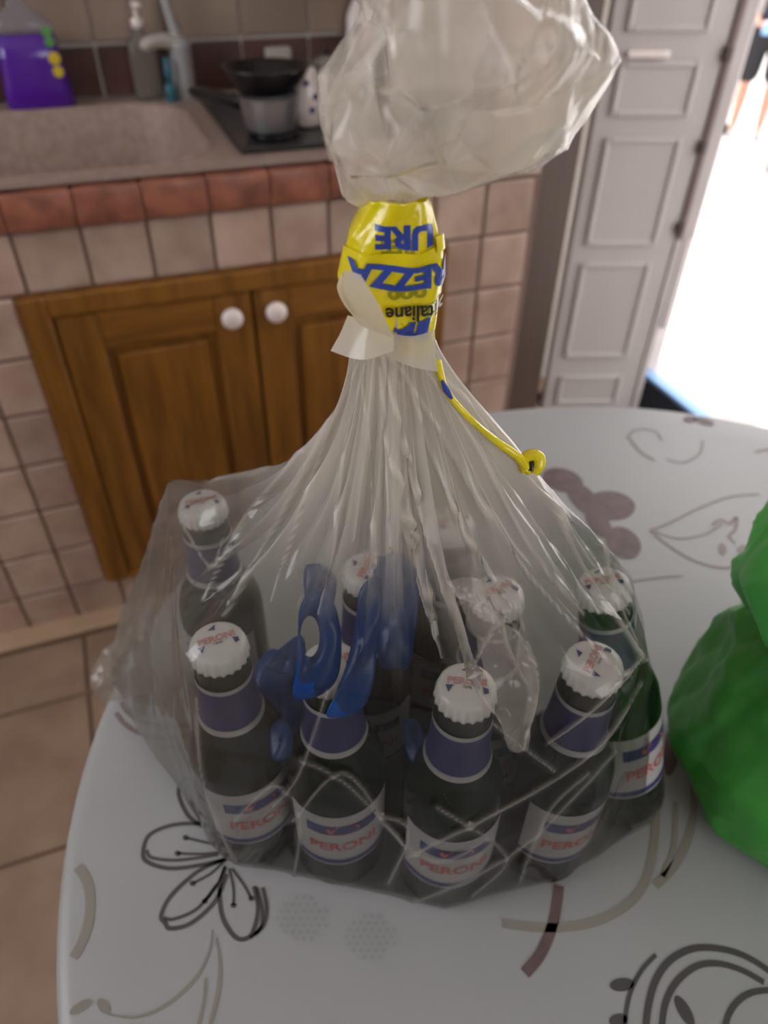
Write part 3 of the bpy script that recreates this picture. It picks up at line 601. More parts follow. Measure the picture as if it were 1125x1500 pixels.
ME['foil'] = band(.138, .169, .0005, k=6); ME['band1'] = band(.168, .171, .0008, k=2); ME['band2'] = band(.135, .139, .0009, k=3)
def patch_on(r, a0, a1, z0, z1, n=20, k=2):
    vs = [(r * math.cos(a), r * math.sin(a), z) for z in np.linspace(z0, z1, k) for a in np.linspace(a0, a1, n)]
    return mesh(vs, grid_faces(n, k, False))
h = math.pi / 2
ME['label'] = patch_on(.0294, -h - 1.15, -h + 1.15, .034, .092)
ME['lband'] = patch_on(.0297, -h - .75, -h + .75, .072, .082, 16); ME['lband2'] = patch_on(.0297, -h - 1.15, -h + 1.15, .036, .041, 16)
def wrap_text(body, size, r, zc, bold=0):
    V, F_ = text_mesh(body, size, bold, 1); a = -h + V[:, 0] / r; return mesh(np.c_[r * np.cos(a), r * np.sin(a), zc + V[:, 1]], F_)
ME['ltext'] = wrap_text('PERONI', .0125, .0298, .057, .0003)
def flat_text(body, size, y, bold=0):
    V, F_ = text_mesh(body, size, bold); return mesh(np.c_[V[:, 0], V[:, 1] + y, np.full(len(V), .1950)], F_)
ME['ctext'] = flat_text('PERONI', .0056, .0012, .00022); ME['ctext2'] = flat_text('1846', .0026, -.0022)
ME['coval'] = None
vs, fs = [], []
for tri in (((-.0105, -.0015), (-.0066, -.0012), (-.0088, -.0058)), ((.0105, -.0022), (.0075, -.0012), (.0082, -.0055), (.0105, -.0048)), ((-.003, .0078), (.0015, .0105), (.0008, .0070))):
    b = len(vs); vs += [(x, y, .1950) for x, y in tri]; fs.append(tuple(b + i for i in range(len(tri))))
ME['cmark'] = mesh(vs, fs)
def lens_oval():
    t = np.linspace(0, 2 * math.pi, 24, endpoint=False); r = .0298; a = -h + .010 * np.cos(t) / r
    return mesh(np.c_[r * np.cos(a), r * np.sin(a), .077 + .005 * np.sin(t)], [tuple(range(24))])
ME['loval'] = lens_oval()
for k_, mm in (('glass', M_glass), ('cap', M_cap), ('foil', M_foil), ('band1', M_silver), ('band2', M_silver), ('label', M_label), ('lband', M_navy), ('lband2', M_navy), ('ltext', M_red), ('ctext', M_capred), ('ctext2', M_tblack), ('cmark', M_navy), ('loval', M_red)):
    ME[k_].materials.append(mm)
    if k_ in ('glass', 'foil', 'label', 'cap', 'lband'): ME[k_].polygons.foreach_set('use_smooth', [True] * len(ME[k_].polygons))
BPX = [((295, 735), 20, -10, 'green beer bottle at the bag\'s back corner facing the oak cabinet, standing apart'), ((318, 938), 25, 30, 'front-row green beer bottle at the row end away from the green bag'),
       ((484, 968), 10, 10, 'green beer bottle whose cap is hidden under the blue plastic strap'), ((684, 1002), -5, 5, 'front-row green beer bottle with clearly readable white cap, between two other bottles'),
       ((872, 967), 60, 20, 'green beer bottle with blue neck foil, front row end beside the green bag'), ((730, 865), 30, 0, 'green beer bottle behind the front row between two rows, cap seen through creased film'),
       ((878, 850), -12, 25, 'leaning green beer bottle at the back nearest the brown printed flower'), ((540, 830), 70, 0, 'green beer bottle standing behind the blue plastic strap'),
       (None, 35, 15, 'green beer bottle at the back, its cap hidden under the milky pleats', (.160, .302))]
BPOS = []
FACE = math.degrees(math.atan2(-HD[1], -HD[0])) + 90     # turn labels towards the room side the photo shows
for i, (pxy, ca, la_, lab, *at_xy) in enumerate(BPX):
    c = np.array([*at_xy[0], ZB + BH]) if at_xy else onz(*pxy, ZB + BH); base = c.copy(); base[2] = ZB
    b = empty('beer_bottle', tuple(base)); tag(b, lab, 'beer bottle', 'beer bottles inside the clear bag')
    b.rotation_euler = (0, 0, math.radians(FACE + la_))
    if i == 6:     # leans against its neighbour: foot further out
        foot = onz(905, 1165, ZB); foot[2] = ZB
        dxy = (c - foot); dirv = Vector(dxy).normalized(); qz = Vector((0, 0, 1)).rotation_difference(dirv)
        b.rotation_euler = (qz @ Matrix.Rotation(math.radians(FACE + 40), 3, 'Z').to_quaternion()).to_euler()
        tilt = math.acos(dirv.z); base = foot; b.location = (foot[0], foot[1], ZB + .026 * math.sin(tilt))
    BPOS.append((np.array(b.location), c))
    def part(key, name, parent): 
        o = bpy.data.objects.new(name, ME[key]); COL.objects.link(o); o.parent = parent; return o
    part('glass', 'glass_body', b); cp = part('cap', 'crown_cap', b); f1 = part('foil', 'neck_foil', b); part('band1', 'silver_band', f1); part('band2', 'silver_band', f1)
    lb = part('label', 'paper_label', b); part('lband', 'blue_band', lb); part('lband2', 'blue_band', lb); part('ltext', 'label_lettering', lb); part('loval', 'red_oval', lb)
    rot = math.radians(ca - la_)
    for k_, nm in (('ctext', 'cap_lettering'), ('ctext2', 'cap_lettering'), ('cmark', 'cap_mark')):
        o = part(k_, nm, cp); o.rotation_euler = (0, 0, rot)
    if i == 0: ME_first = b

# ------------------------------------------------------------------ blue strap
strap = empty('blue_strap', tuple(onz(500, 1000, ZB + .1))); tag(strap, 'crumpled blue plastic strap lying over the bottle necks inside the bag', 'strap')
def patch(name, outline, dist, bulge=.004, hole=None, tiltx=0.0, tilty=0.0):
    O = smooth_pts(outline, 5, True); c = O.mean(0) if hole is None else np.array(hole[:2], float); m = len(O); vs = []; fs = []
    S = [0.02, .3, .55, .8, 1.0] if hole is None else [0, .33, .66, 1.0]
    for s_ in S:
        for i in range(m):
            if hole is None: pnt = c + (O[i] - c) * s_
            else:
                a = math.atan2(O[i][1] - c[1], O[i][0] - c[0]); inn = c + np.array([hole[2] * math.cos(a), hole[3] * math.sin(a)]); pnt = inn + (O[i] - inn) * s_
            prof = (1 - s_ ** 2) if hole is None else math.sin(math.pi * s_)
            rel = pnt - O.mean(0); D = dist - bulge * prof + tiltx * rel[0] + tilty * rel[1] + .0012 * math.sin(pnt[0] * .15 + pnt[1] * .08)
            vs.append(atd(pnt[0], pnt[1], D) - np.array(strap.location))
    fs = grid_faces(m, len(S))
    if hole is None: fs.append(tuple(range(m)))
    o = obj(name, mesh(vs, fs), M_blue, strap, True); sd = o.modifiers.new('thick', 'SOLIDIFY'); sd.thickness = .0006; return o
patch('strap_flap', [(546, 838), (560, 815), (585, 809), (606, 828), (614, 865), (609, 915), (600, 975), (575, 980), (555, 972), (553, 920), (550, 880)], .400, .006)
patch('strap_strip', [(528, 862), (556, 845), (560, 890), (552, 960), (545, 1010), (530, 1038), (502, 1050), (478, 1048), (492, 1015), (508, 970), (520, 915)], .363, .003, tilty=1.2e-4)
patch('strap_loop', [(452, 868), (475, 862), (492, 890), (500, 935), (497, 985), (480, 1012), (452, 1024), (430, 1020), (432, 985), (436, 940), (438, 895)], .361, .003, tilty=1.2e-4, hole=(454, 932, 14, 30))
patch('strap_end', [(447, 830), (470, 826), (490, 838), (492, 870), (480, 900), (455, 902), (446, 870)], .385, .003)
patch('strap_tail', [(386, 975), (410, 950), (440, 930), (448, 955), (438, 990), (405, 985)], .385, .002)
patch('strap_tail', [(396, 1070), (412, 1052), (428, 1075), (424, 1108), (400, 1112)], .430, .002)
patch('strap_tail', [(590, 1060), (610, 1055), (622, 1085), (618, 1120), (598, 1112)], .430, .002)
patch('strap_coil', [(372, 990), (400, 950), (436, 985), (446, 1050), (432, 1110), (404, 1122), (384, 1085)], .462, .006)

# ------------------------------------------------------------------ the clear bag
bag = empty('plastic_bag', (0.10, 0.24, ZB)); tag(bag, 'clear gathered plastic bag of beer bottles tied with yellow tape', 'bag'); BL = np.array(bag.location)
DN = 0.262                                      # neck stands this far ahead of the camera
NB = athd(578, 505, DN); NT = athd(588, 282, DN)
def hull(pts):
    pts = sorted(map(tuple, pts)); 
    def half(ps):
        o = []
        for p in ps:
            while len(o) > 1 and (o[-1][0] - o[-2][0]) * (p[1] - o[-2][1]) - (o[-1][1] - o[-2][1]) * (p[0] - o[-2][0]) <= 0: o.pop()
            o.append(p)
        return o
    a, b = half(pts), half(pts[::-1]); return np.array(a[:-1] + b[:-1])
def radial(poly, c, th):
    A = poly - c; B = np.roll(A, -1, 0); out = np.zeros(len(th)); E_ = B - A
    for i, t in enumerate(th):
        d = np.array([math.cos(t), math.sin(t)]); den = d[0] * E_[:, 1] - d[1] * E_[:, 0]; den[np.abs(den) < 1e-12] = 1e-12
        s_ = (A[:, 0] * E_[:, 1] - A[:, 1] * E_[:, 0]) / den; u = (A[:, 0] * d[1] - A[:, 1] * d[0]) / den
        ok = (s_ > 0) & (u > -1e-6) & (u < 1 + 1e-6); out[i] = s_[ok].max() if ok.any() else 0
    return out
NU = 640; th = np.linspace(0, 2 * math.pi, NU, endpoint=False); cc = np.array([.102, .245]); circ = np.linspace(0, 2 * math.pi, 20, endpoint=False)
ZCAP = ZB + BH + .0015
FL = onz(176, 1012, ZB)[:2]; FLT = onz(262, 716, ZB + BH)[:2]
def hull_r(z):
    f = (z - ZB) / BH; r_ = np.interp(z - ZB, [0, .10, .135, BH], [.0305, .0310, .0245, .0185]); pts = []
    for (bl, c) in BPOS:
        p = bl[:2] + (c[:2] - bl[:2]) * f
        pts += [(p[0] + r_ * math.cos(a), p[1] + r_ * math.sin(a)) for a in circ]
    t = min(1, f) ** 1.3; pf = FL + (FLT - FL) * t; pts += [(pf[0] + .006 * math.cos(a), pf[1] + .006 * math.sin(a)) for a in circ]
    return radial(hull(pts), cc, th)
NLOW, NUP, NNK = 110, 130, 14; zl = np.linspace(TABLE + .0010, ZCAP, NLOW); G = np.zeros((NLOW + NUP + NNK, NU, 3)); gather_glint = np.zeros((NLOW + NUP + NNK, NU))
keyz = np.linspace(zl[0], zl[-1], 14); keyr = np.array([hull_r(z) for z in keyz])
def sm(a, k):                                   # soften around the ring
    ker = np.hanning(k * 2 + 1); ker /= ker.sum(); return np.array([np.convolve(np.r_[r[-k:], r, r[:k]], ker, 'valid') for r in a])
keyr = np.maximum(keyr, sm(keyr, 14) )
for j, z in enumerate(zl):
    r = np.array([np.interp(z, keyz, keyr[:, i]) for i in range(NU)]) if j % 1 == 0 else r
    f = (z - zl[0]) / (zl[-1] - zl[0]); r = r * (0.93 + 0.07 * min(1, f / .08) ** .5)
    G[j, :, 0] = cc[0] + r * np.cos(th); G[j, :, 1] = cc[1] + r * np.sin(th); G[j, :, 2] = z; gather_glint[j] = .006
rcap = r.copy(); dirx = np.cos(th) * RT[0] + np.sin(th) * RT[1]; diry = np.cos(th) * HD[0] + np.sin(th) * HD[1]   # + = right / + = away
# rim of the neck
nlow = np.array([NB[0], NB[1]]); rn = .0150
pw = 1.25 + .55 * np.clip(-dirx, 0, 1) + .35 * np.clip(diry, 0, 1) - .12 * np.clip(dirx, 0, 1)
pl = np.zeros(NU); pr = random.Random(5)
for k_, amp in ((13, 1.0), (22, .8), (37, .55)):
    ph = pr.uniform(0, 6.28); x = (th * k_ / (2 * math.pi) + ph + .35 * np.sin(th * 3 + ph)) % 1.0; pl += amp * (1 - np.abs(2 * x - 1) * 2)
pl /= np.abs(pl).max()
for j in range(NUP):
    s_ = (j + 1) / NUP; z = ZCAP + (NB[2] - ZCAP) * s_
    # rounded shoulder just above the caps, then straight pleats to the neck
    rr = rn + (rcap - rn) * np.power(1 - s_, pw); ctr = cc + (nlow - cc) * s_
    A = .30 * rr * min(1, s_ * 2.2) ** 1.2 * (1 - .35 * s_)
    A = np.minimum(A, .008); rr = rr + A * pl
    G[NLOW + j, :, 0] = ctr[0] + rr * np.cos(th); G[NLOW + j, :, 1] = ctr[1] + rr * np.sin(th); G[NLOW + j, :, 2] = z
    q_ = min(1, max(0, (s_ - .19) / .52)); gather_glint[NLOW + j] = .02 + .64 * q_ * q_ * (3 - 2 * q_) + .10 * np.clip(pl, 0, 1) * min(1, s_ * 3)
for j in range(NNK):                             # the gathered neck runs on inside the tape
    s_ = (j + 1) / NNK; ctr = nlow + (NT[:2] - nlow) * s_ * .55; rr = .0150 - .0025 * s_ + .0014 * pl
    G[NLOW + NUP + j, :, 0] = ctr[0] + rr * np.cos(th); G[NLOW + NUP + j, :, 1] = ctr[1] + rr * np.sin(th); G[NLOW + NUP + j, :, 2] = NB[2] + (NT[2] - NB[2]) * .55 * s_; gather_glint[NLOW + NUP + j] = .8
# looser, hazier film on the side of the cabinet
hz = np.clip(-dirx * .8 + diry * .6, 0, 1); gather_glint += (.11 * hz)[None] * np.r_[np.ones(NLOW), np.linspace(1, .3, NUP), np.zeros(NNK)][:, None]
Nn = grid_normals(G); Pf = G.reshape(-1, 3)
St = np.array([1, 1, .55]); lo = (Pf * St).min(0); hi = (Pf * St).max(0)
seeds = (Pf * St)[rng.choice(len(Pf), 260, replace=False)]; cr = crumple(Pf * St, seeds, .022).reshape(G.shape[:2])
seeds2 = (Pf * St)[rng.choice(len(Pf), 1100, replace=False)]; cr2 = crumple(Pf * St, seeds2, .011).reshape(G.shape[:2])
amp = np.r_[np.linspace(.0012, .0020, NLOW), np.linspace(.0020, .0004, NUP), np.zeros(NNK)][:, None]
gather_glint += .04 * np.clip((cr - .75) / .6, 0, 1) * np.r_[np.ones(NLOW + NUP), np.zeros(NNK)][:, None]
gather_glint[:NLOW] += (.05 * np.clip(1 - np.linspace(0, 1, NLOW) / .5, 0, 1))[:, None] * np.clip(cr[:NLOW] - .15, 0, 1)
disp = amp * (cr - .35) * 1.0 + amp * .10 * (cr2 - .3)
G2 = G + Nn * disp[..., None]
# long creases on the near side of the film, highlights painted as white haze
px, py = project(G2.reshape(-1, 3)); px = px.reshape(G.shape[:2]); py = py.reshape(G.shape[:2]); vdir = CAM - G2; front = (Nn * vdir).sum(2) > 0
FOLD = [([(548, 520), (535, 640), (515, 790)], .004, 4), ([(560, 520), (600, 680), (650, 850), (690, 985), (722, 1040)], .006, 5), ([(575, 520), (650, 640), (730, 780), (800, 870), (905, 985)], .006, 5),
        ([(600, 510), (700, 600), (780, 700), (850, 830), (932, 965)], .007, 6), ([(932, 965), (905, 1000), (850, 1050), (800, 1085)], .005, 5), ([(520, 520), (470, 640), (400, 780), (330, 900)], .005, 6),
        ([(500, 530), (440, 660), (360, 760), (300, 880)], .004, 5), ([(690, 985), (735, 900), (780, 960), (785, 1010), (765, 1085)], .006, 5), ([(600, 1250), (700, 1200), (800, 1145), (880, 1085), (935, 1000)], .005, 6),
        ([(720, 1055), (770, 1095), (810, 1125)], .005, 5), ([(440, 1110), (500, 1140), (560, 1195), (590, 1230)], .003, 5), ([(400, 1180), (440, 1130), (480, 1010)], .003, 5), ([(660, 860), (720, 900), (745, 960), (770, 1000)], .005, 6),
        ([(290, 1020), (300, 1150), (345, 1260)], .003, 6), ([(640, 1180), (740, 1250), (690, 1310)], .003, 6), ([(585, 560), (590, 690), (600, 790), (640, 930)], .004, 4), ([(530, 560), (545, 700), (548, 830)], .003, 3),
        ([(445, 660), (380, 690), (300, 705)], .003, 6), ([(880, 800), (900, 880), (935, 960)], .004, 5), ([(270, 770), (310, 830), (330, 790)], .003, 4), ([(560, 1190), (600, 1215), (570, 1290)], .004, 5),
        ([(556, 540), (570, 650), (610, 800), (650, 960)], .006, 4), ([(610, 520), (690, 640), (770, 790), (850, 900)], .005, 4), ([(590, 530), (640, 680), (690, 800), (760, 900), (775, 960)], .005, 4), ([(535, 530), (505, 660), (490, 800), (470, 900)], .004, 4),
        ([(525, 530), (480, 640), (430, 780), (400, 880)], .004, 4), ([(565, 530), (568, 680), (575, 800)], .003, 3), ([(720, 640), (800, 740), (880, 850), (915, 900)], .004, 4), ([(345, 1200), (400, 1150), (440, 1190), (430, 1290)], .003, 5),
        ([(560, 1200), (640, 1260), (720, 1220)], .003, 5), ([(430, 1200), (500, 1130), (560, 1190)], .003, 5), ([(860, 1130), (800, 1190), (760, 1290)], .003, 6), ([(470, 1320), (600, 1320), (760, 1240), (900, 1100)], .003, 6)]
for pts, a_, w_ in FOLD:
    S = smooth_pts(pts, 10); best = np.full(G.shape[:2], 1e9)
    bx = (px > S[:, 0].min() - 30) & (px < S[:, 0].max() + 30) & (py > S[:, 1].min() - 30) & (py < S[:, 1].max() + 30) & front
    ii = np.where(bx); Q = np.c_[px[ii], py[ii]]; dd = np.full(len(Q), 1e9)
    for k_ in range(len(S) - 1):
        ab = S[k_ + 1] - S[k_]; t = np.clip(((Q - S[k_]) @ ab) / (ab @ ab), 0, 1); e = np.linalg.norm(Q - (S[k_] + t[:, None] * ab), axis=1); dd = np.minimum(dd, e)
    f = np.exp(-dd / w_); f *= np.clip((Q[:, 1] - 540) / 220, .05, 1); G2[ii] += Nn[ii] * (a_ * .55 * f)[:, None]; gather_glint[ii] += (.16 + a_ * 38) * np.exp(-(dd / (w_ * .45)) ** 2)
bot = [tuple(v) for v in (G2.reshape(-1, 3) - BL)]; fs = grid_faces(NU, NLOW + NUP + NNK)
me = mesh(bot, fs + [tuple(range(NU))[::-1]]); set_attr(me, 'gather_glint', np.clip(gather_glint, 0, .95).ravel())
obj('bag_body', me, M_film, bag, True)

FLATB = G2.reshape(-1, 3); FPX_, FPY_ = project(FLATB); FDI = np.linalg.norm(FLATB - CAM, axis=1)
def bag_dist(x, y, near=9):                      # distance at which a look from the camera side meets the film
    k_ = (FPX_ - x) ** 2 + (FPY_ - y) ** 2; ok = k_ < near * near
    return FDI[ok].min() if ok.any() else FDI[np.argmin(k_)]
# loose corner of film lying over the table edge
def sheet(name, ctrl, nu, nv, m, parent, amp=.002, cell=.008, gat=.4, seed=1):
    """crumpled sheet through a small grid of control points"""
    C_ = np.array(ctrl, float); rows = np.array([smooth_pts(r, max(2, nu // (len(r) - 1))) for r in C_]); cols = np.array([smooth_pts(rows[:, i], max(2, nv // (len(C_) - 1))) for i in range(rows.shape[1])])
    Gs = cols.transpose(1, 0, 2); nv_, nu_ = Gs.shape[:2]; nn = np.cross(np.gradient(Gs, axis=1), np.gradient(Gs, axis=0)); nn /= np.linalg.norm(nn, axis=2)[..., None] + 1e-12
    r2 = np.random.default_rng(seed); P = Gs.reshape(-1, 3); sd = P[r2.choice(len(P), max(8, len(P) // 60), replace=False)]; c_ = crumple(P, sd, cell).reshape(nv_, nu_)
    Gs = Gs + nn * (amp * (c_ - .4))[..., None]; off = np.array(parent.location)
    me = mesh(Gs.reshape(-1, 3) - off, grid_faces(nu_, nv_, False)); set_attr(me, 'gather_glint', np.full(nv_ * nu_, gat)); return obj(name, me, m, parent, True)
fz = TABLE
sheet('bag_corner', [[onz(230, 860, fz + .08), onz(200, 900, fz + .06), onz(180, 925, fz + .045)], [onz(230, 960, fz + .05), onz(180, 965, fz + .03), onz(132, 985, fz + .012)], [onz(250, 1028, fz + .004), onz(195, 1022, fz + .004), onz(150, 1030, fz + .003)]], 30, 30, M_film, bag, .004, .012, .22, 3)

# yellow tape wrapped round the neck
TW = [(276, 538, 626), (290, 534, 629), (310, 526, 634), (335, 513, 641), (365, 506, 645), (400, 499, 645), (430, 503, 641), (460, 524, 638), (485, 548, 634), (493, 556, 631)]
ty = [a[0] for a in TW]
def tape_pt(y, phi, off=0.0):
    l = np.interp(y, ty, [a[1] for a in TW]); r_ = np.interp(y, ty, [a[2] for a in TW]); c = athd((l + r_) / 2, y, DN); hw = np.linalg.norm(athd(r_, y, DN) - athd(l, y, DN)) / 2 + off
    sp_, cp_ = math.sin(phi), math.cos(phi); ex = .8
    return c + RT * hw * math.copysign(abs(sp_) ** ex, sp_) - HD * (.0145 + off) * math.copysign(abs(cp_) ** ex, cp_) - HD * .0009 * math.sin(phi * 7 + y * .05)
vs = []; nph = 96; yy = np.linspace(276, 493, 50)
for y in yy:
    for i in range(nph):
        phi = 2 * math.pi * i / nph; dy = 0
        if y < 300: dy = 10 * (1 - math.cos(phi)) * (300 - y) / 24
        vs.append(tape_pt(y, phi) + np.array([0, 0, -dy * .00026]) - BL)
tape = obj('yellow_tape', mesh(vs, grid_faces(nph, len(yy))), M_yellow, bag, True); sd = tape.modifiers.new('thick', 'SOLIDIFY'); sd.thickness = .0004; sd.offset = -1
tape['label'] = 'yellow printed tape wrapped round the gathered neck'
# second, raised turn of tape
def band_piece(name, y0f, y1f, p0, p1, off, m):
    vs = []; P = np.linspace(p0, p1, 40); H = np.linspace(0, 1, 16)
    for hh in H:
        for phi in P:
            t = (phi - p0) / (p1 - p0); vs.append(tape_pt(y0f(t) + (y1f(t) - y0f(t)) * hh, phi, off) - BL)
    return obj(name, mesh(vs, grid_faces(40, 16, False)), m, tape, True)
band_piece('tape_turn', lambda t: 352 - 8 * t, lambda t: 416 + 6 * t, -1.5, 1.5, .0012, M_yellow)
band_piece('tape_turn', lambda t: 330 + 4 * t, lambda t: 352, .9, 1.62, .0022, M_yellow)
def tape_text(name, body, size, yc, pc, m, bold=0, slope=0, off=.0016, shear=0, sx=1.0):
    V, F_ = text_mesh(body, size, bold, 2, shear); out = []
    for v in V:
        u = -v[0] * sx; vv = -v[1]                        # the print is upside down
        xpx = pc + u / .000262; y = yc - vv / .000262 + slope * (xpx - 585)
        l = np.interp(y, ty, [a[1] for a in TW]); r_ = np.interp(y, ty, [a[2] for a in TW]); s_ = np.clip((xpx - (l + r_) / 2) / ((r_ - l) / 2), -.999, .999)
        s_ = math.copysign(abs(s_) ** (1 / .8), s_)
        out.append(tape_pt(y, math.asin(s_), off) - BL)
    return obj(name, mesh(out, F_), m, tape)
tape_text('tape_lettering', 'URE', .0115, 324, 592, M_tblue, .0006, .02, .0006)
tape_text('ghost_lettering', 'REE', .0075, 339, 583, M_tghost, .0004, .02, .0005)
tape_text('tape_lettering', 'REZZA', .0112, 379, 586, M_tblue, .0006, .06, .0019)
tape_text('ghost_lettering', 'ooo', .008, 405, 594, M_tghost, .0003, .05, .0017)
tape_text('tape_lettering', 'oitaliane', .0078, 431, 606, M_tblack, .0002, .03, .0019, sx=.80)
tape_text('tape_lettering', 'ina', .0105, 463, 603, M_tblue, .0006, -.18, .0012, .2)
# twisted tail of tape hanging down the side of the bag, ending in a small loop
T0, T1 = 0.283, 0.356
path = [(640, 528), (645, 548), (655, 575), (690, 615), (725, 645), (757, 668), (775, 690)]
tp = [atd(x, y, bag_dist(x, y) - .0018) - BL for x, y in path]; T1 = bag_dist(775, 690) - .003
tail = obj('tape_tail', tube(tp, [.0018, .0016, .0013, .0014, .0018, .0022, .0024], 6, 8), M_yellow, bag, True)
lp = [(770, 692), (768, 676), (776, 668), (788, 670), (789, 682), (782, 694)]
obj('tape_loop', tube([atd(x, y, T1) - BL for x, y in lp], [.0024, .003, .0032, .0032, .003, .002], 8, 6), M_yellow, tail, True)
obj('tape_stripe', tube([atd(x, y, dd) - BL for x, y, dd in ((x_, y_, bag_dist(x_, y_) - .003) for x_, y_ in ((648, 558), (654, 572), (662, 584)))], [.0006, .0014, .0006], 6, 5), M_tblue, tail, True)
obj('loop_core', tube([atd(x, y, T1 - .001) - BL for x, y in ((777, 676), (779, 682), (777, 690))], .0017, 6, 3), M_tblack, tail, True)

# gathered film above the tape: flat facets with crisp folds between them
PR = [(612, 292), (622, 276), (646, 250), (705, 247), (766, 249), (832, 206), (893, 86), (872, 10), (850, -60), (820, -130)]
PLf = [(552, 292), (520, 304), (500, 286), (482, 232), (470, 175), (468, 112), (520, 30), (536, -10), (530, -70), (545, -140)]
FD = [.008, .010, .016, .026, .034, .036, .038, .038, .038, .034]; YC = [292, 280, 256, 224, 190, 140, 70, 0, -60, -130]
nc, nr, sub_ = 16, len(PR), 8; Ct = np.zeros((nr, nc, 3)); r2 = np.random.default_rng(29)
for j in range(nr):
    R3 = athd(*PR[j], DN); L3 = athd(*PLf[j], DN); c0 = athd(590, YC[j], DN)
    for i in range(nc):
        a = 2 * math.pi * (i + (.5 * (j % 2) if 0 < j else 0) * 0) / nc; ca, sa = math.cos(a), math.sin(a); side = R3 if ca >= 0 else L3; w2 = abs(ca) ** 1.5
        lat = (side - c0) @ RT
        pos = c0 * (1 - w2) + side * w2 + RT * lat * .45 * (abs(ca) - w2) + HD * FD[j] * sa
        k_ = [0, .0006, .002, .004, .006, .007, .008, .008, .008, .008][j] * (1 - .75 * abs(ca) ** 4)
        Ct[j, i] = pos + (RT * r2.normal() * .7 + HD * r2.normal() * 1.0 + np.array([0, 0, 1]) * r2.normal() * .7) * k_
ext = np.concatenate([Ct, Ct[:, :1]], 1); NU2 = nc * sub_; t_n = (nr - 1) * sub_ + 1; Gt = np.zeros((t_n, NU2, 3)); edge = np.zeros((t_n, NU2))
for jj in range(t_n):
    j = min(jj // sub_, nr - 2); v = jj / sub_ - j
    for ii in range(NU2):
        i = ii // sub_; u = ii / sub_ - i; A, B, C2, D2 = ext[j, i], ext[j, i + 1], ext[j + 1, i + 1], ext[j + 1, i]
        if (i * 7 + j * 3) % 2:                      # split the facet along one diagonal or the other
            Gt[jj, ii] = A + (B - A) * u + (C2 - B) * v if u >= v else A + (C2 - D2) * u + (D2 - A) * v; e_ = abs(u - v)
        else:
            Gt[jj, ii] = A + (B - A) * u + (D2 - A) * v if u + v <= 1 else C2 + (D2 - C2) * (1 - u) + (B - C2) * (1 - v); e_ = abs(u + v - 1)
        edge[jj, ii] = min(u, 1 - u, v, 1 - v, e_)
Nt = grid_normals(Gt); Pt = Gt.reshape(-1, 3)
c2 = crumple(Pt, Pt[r2.choice(len(Pt), 300, replace=False)], .009).reshape(Gt.shape[:2])
Gt = Gt + Nt * (np.interp(np.arange(t_n), [0, 16, 40], [.0002, .0008, .0014])[:, None] * (c2 - .4))[..., None]
gt = np.interp(np.linspace(0, 1, t_n), [0, .2, .5, 1], [.80, .58, .32, .27])[:, None] + np.zeros_like(edge) + .10 * np.exp(-edge / .10)
gt += np.repeat(np.repeat(r2.normal(size=(nr, nc)) * .07, sub_, 0)[:t_n], sub_, 1)
me = mesh(Gt.reshape(-1, 3) - BL, grid_faces(NU2, t_n)); set_attr(me, 'gather_glint', np.clip(gt, 0.1, .95).ravel()); obj('bag_mouth', me, M_filmtop, bag, True)
# fold of film tucked over the lower end of the tape, and the pinched cuff below it
dq = .262 - .0165
def pt3(x, y, dd): return athd(x, y, DN - dd)
sheet('bag_fold', [[pt3(494, 404, .013), pt3(508, 396, .019), pt3(528, 402, .023)], [pt3(490, 425, .012), pt3(518, 424, .022), pt3(552, 440, .026)], [pt3(505, 455, .014), pt3(535, 458, .024), pt3(566, 470, .026)], [pt3(530, 478, .018), pt3(556, 488, .024), pt3(578, 496, .024)]], 28, 30, M_filmtop, bag, .0007, .006, .86, 5)
sheet('bag_cuff', [[pt3(510, 462, .010), pt3(540, 472, .020), pt3(575, 490, .022)], [pt3(498, 490, .012), pt3(535, 500, .022), pt3(577, 503, .024)], [pt3(484, 514, .013), pt3(530, 527, .025), pt3(576, 514, .025)]], 28, 26, M_filmtop, bag, .0005, .007, .86, 6)
sheet('bag_cuff', [[pt3(566, 486, .018), pt3(605, 492, .020), pt3(638, 482, .011)], [pt3(564, 505, .018), pt3(605, 515, .020), pt3(639, 510, .012)], [pt3(566, 522, .019), pt3(606, 538, .021), pt3(644, 545, .013)]], 28, 26, M_filmtop, bag, .0005, .007, .75, 8)
def flap(rows, gat, seed, amp_=.0016, cell_=.009): return sheet('bag_flap', [[pt3(*p_) for p_ in r_] for r_ in rows], 44, 40, M_filmtop, bag, amp_, cell_, gat, seed)
flap([[(650, 247, .012), (710, 248, .024), (766, 251, .027), (800, 230, .022), (834, 207, .012)], [(640, 226, .024), (700, 207, .036), (760, 182, .038), (815, 166, .031), (869, 140, .014)], [(622, 200, .034), (690, 167, .040), (742, 160, .039), (820, 136, .031), (894, 88, .008)]], .52, 31, .0022)
flap([[(585, -40, .040), (640, -40, .047), (700, -40, .040)], [(578, 40, .042), (640, 40, .050), (716, 40, .042)], [(572, 120, .042), (640, 120, .050), (692, 110, .044)], [(580, 190, .038), (640, 190, .044), (690, 162, .042)], [(590, 245, .026), (625, 240, .030), (655, 226, .028)]], .30, 33, .0020, .012)
flap([[(790, -40, .022), (822, -40, .034), (852, -40, .020)], [(808, 10, .030), (828, 30, .036), (858, 10, .020)], [(812, 80, .032), (836, 84, .036), (872, 70, .016)], [(744, 160, .039), (790, 150, .038), (838, 128, .020)]], .34, 35)
flap([[(470, 112, .008), (515, 105, .026), (548, 100, .034)], [(474, 180, .010), (520, 170, .030), (560, 165, .038)], [(486, 236, .010), (530, 232, .026), (575, 230, .032)]], .30, 37, .0026, .012)
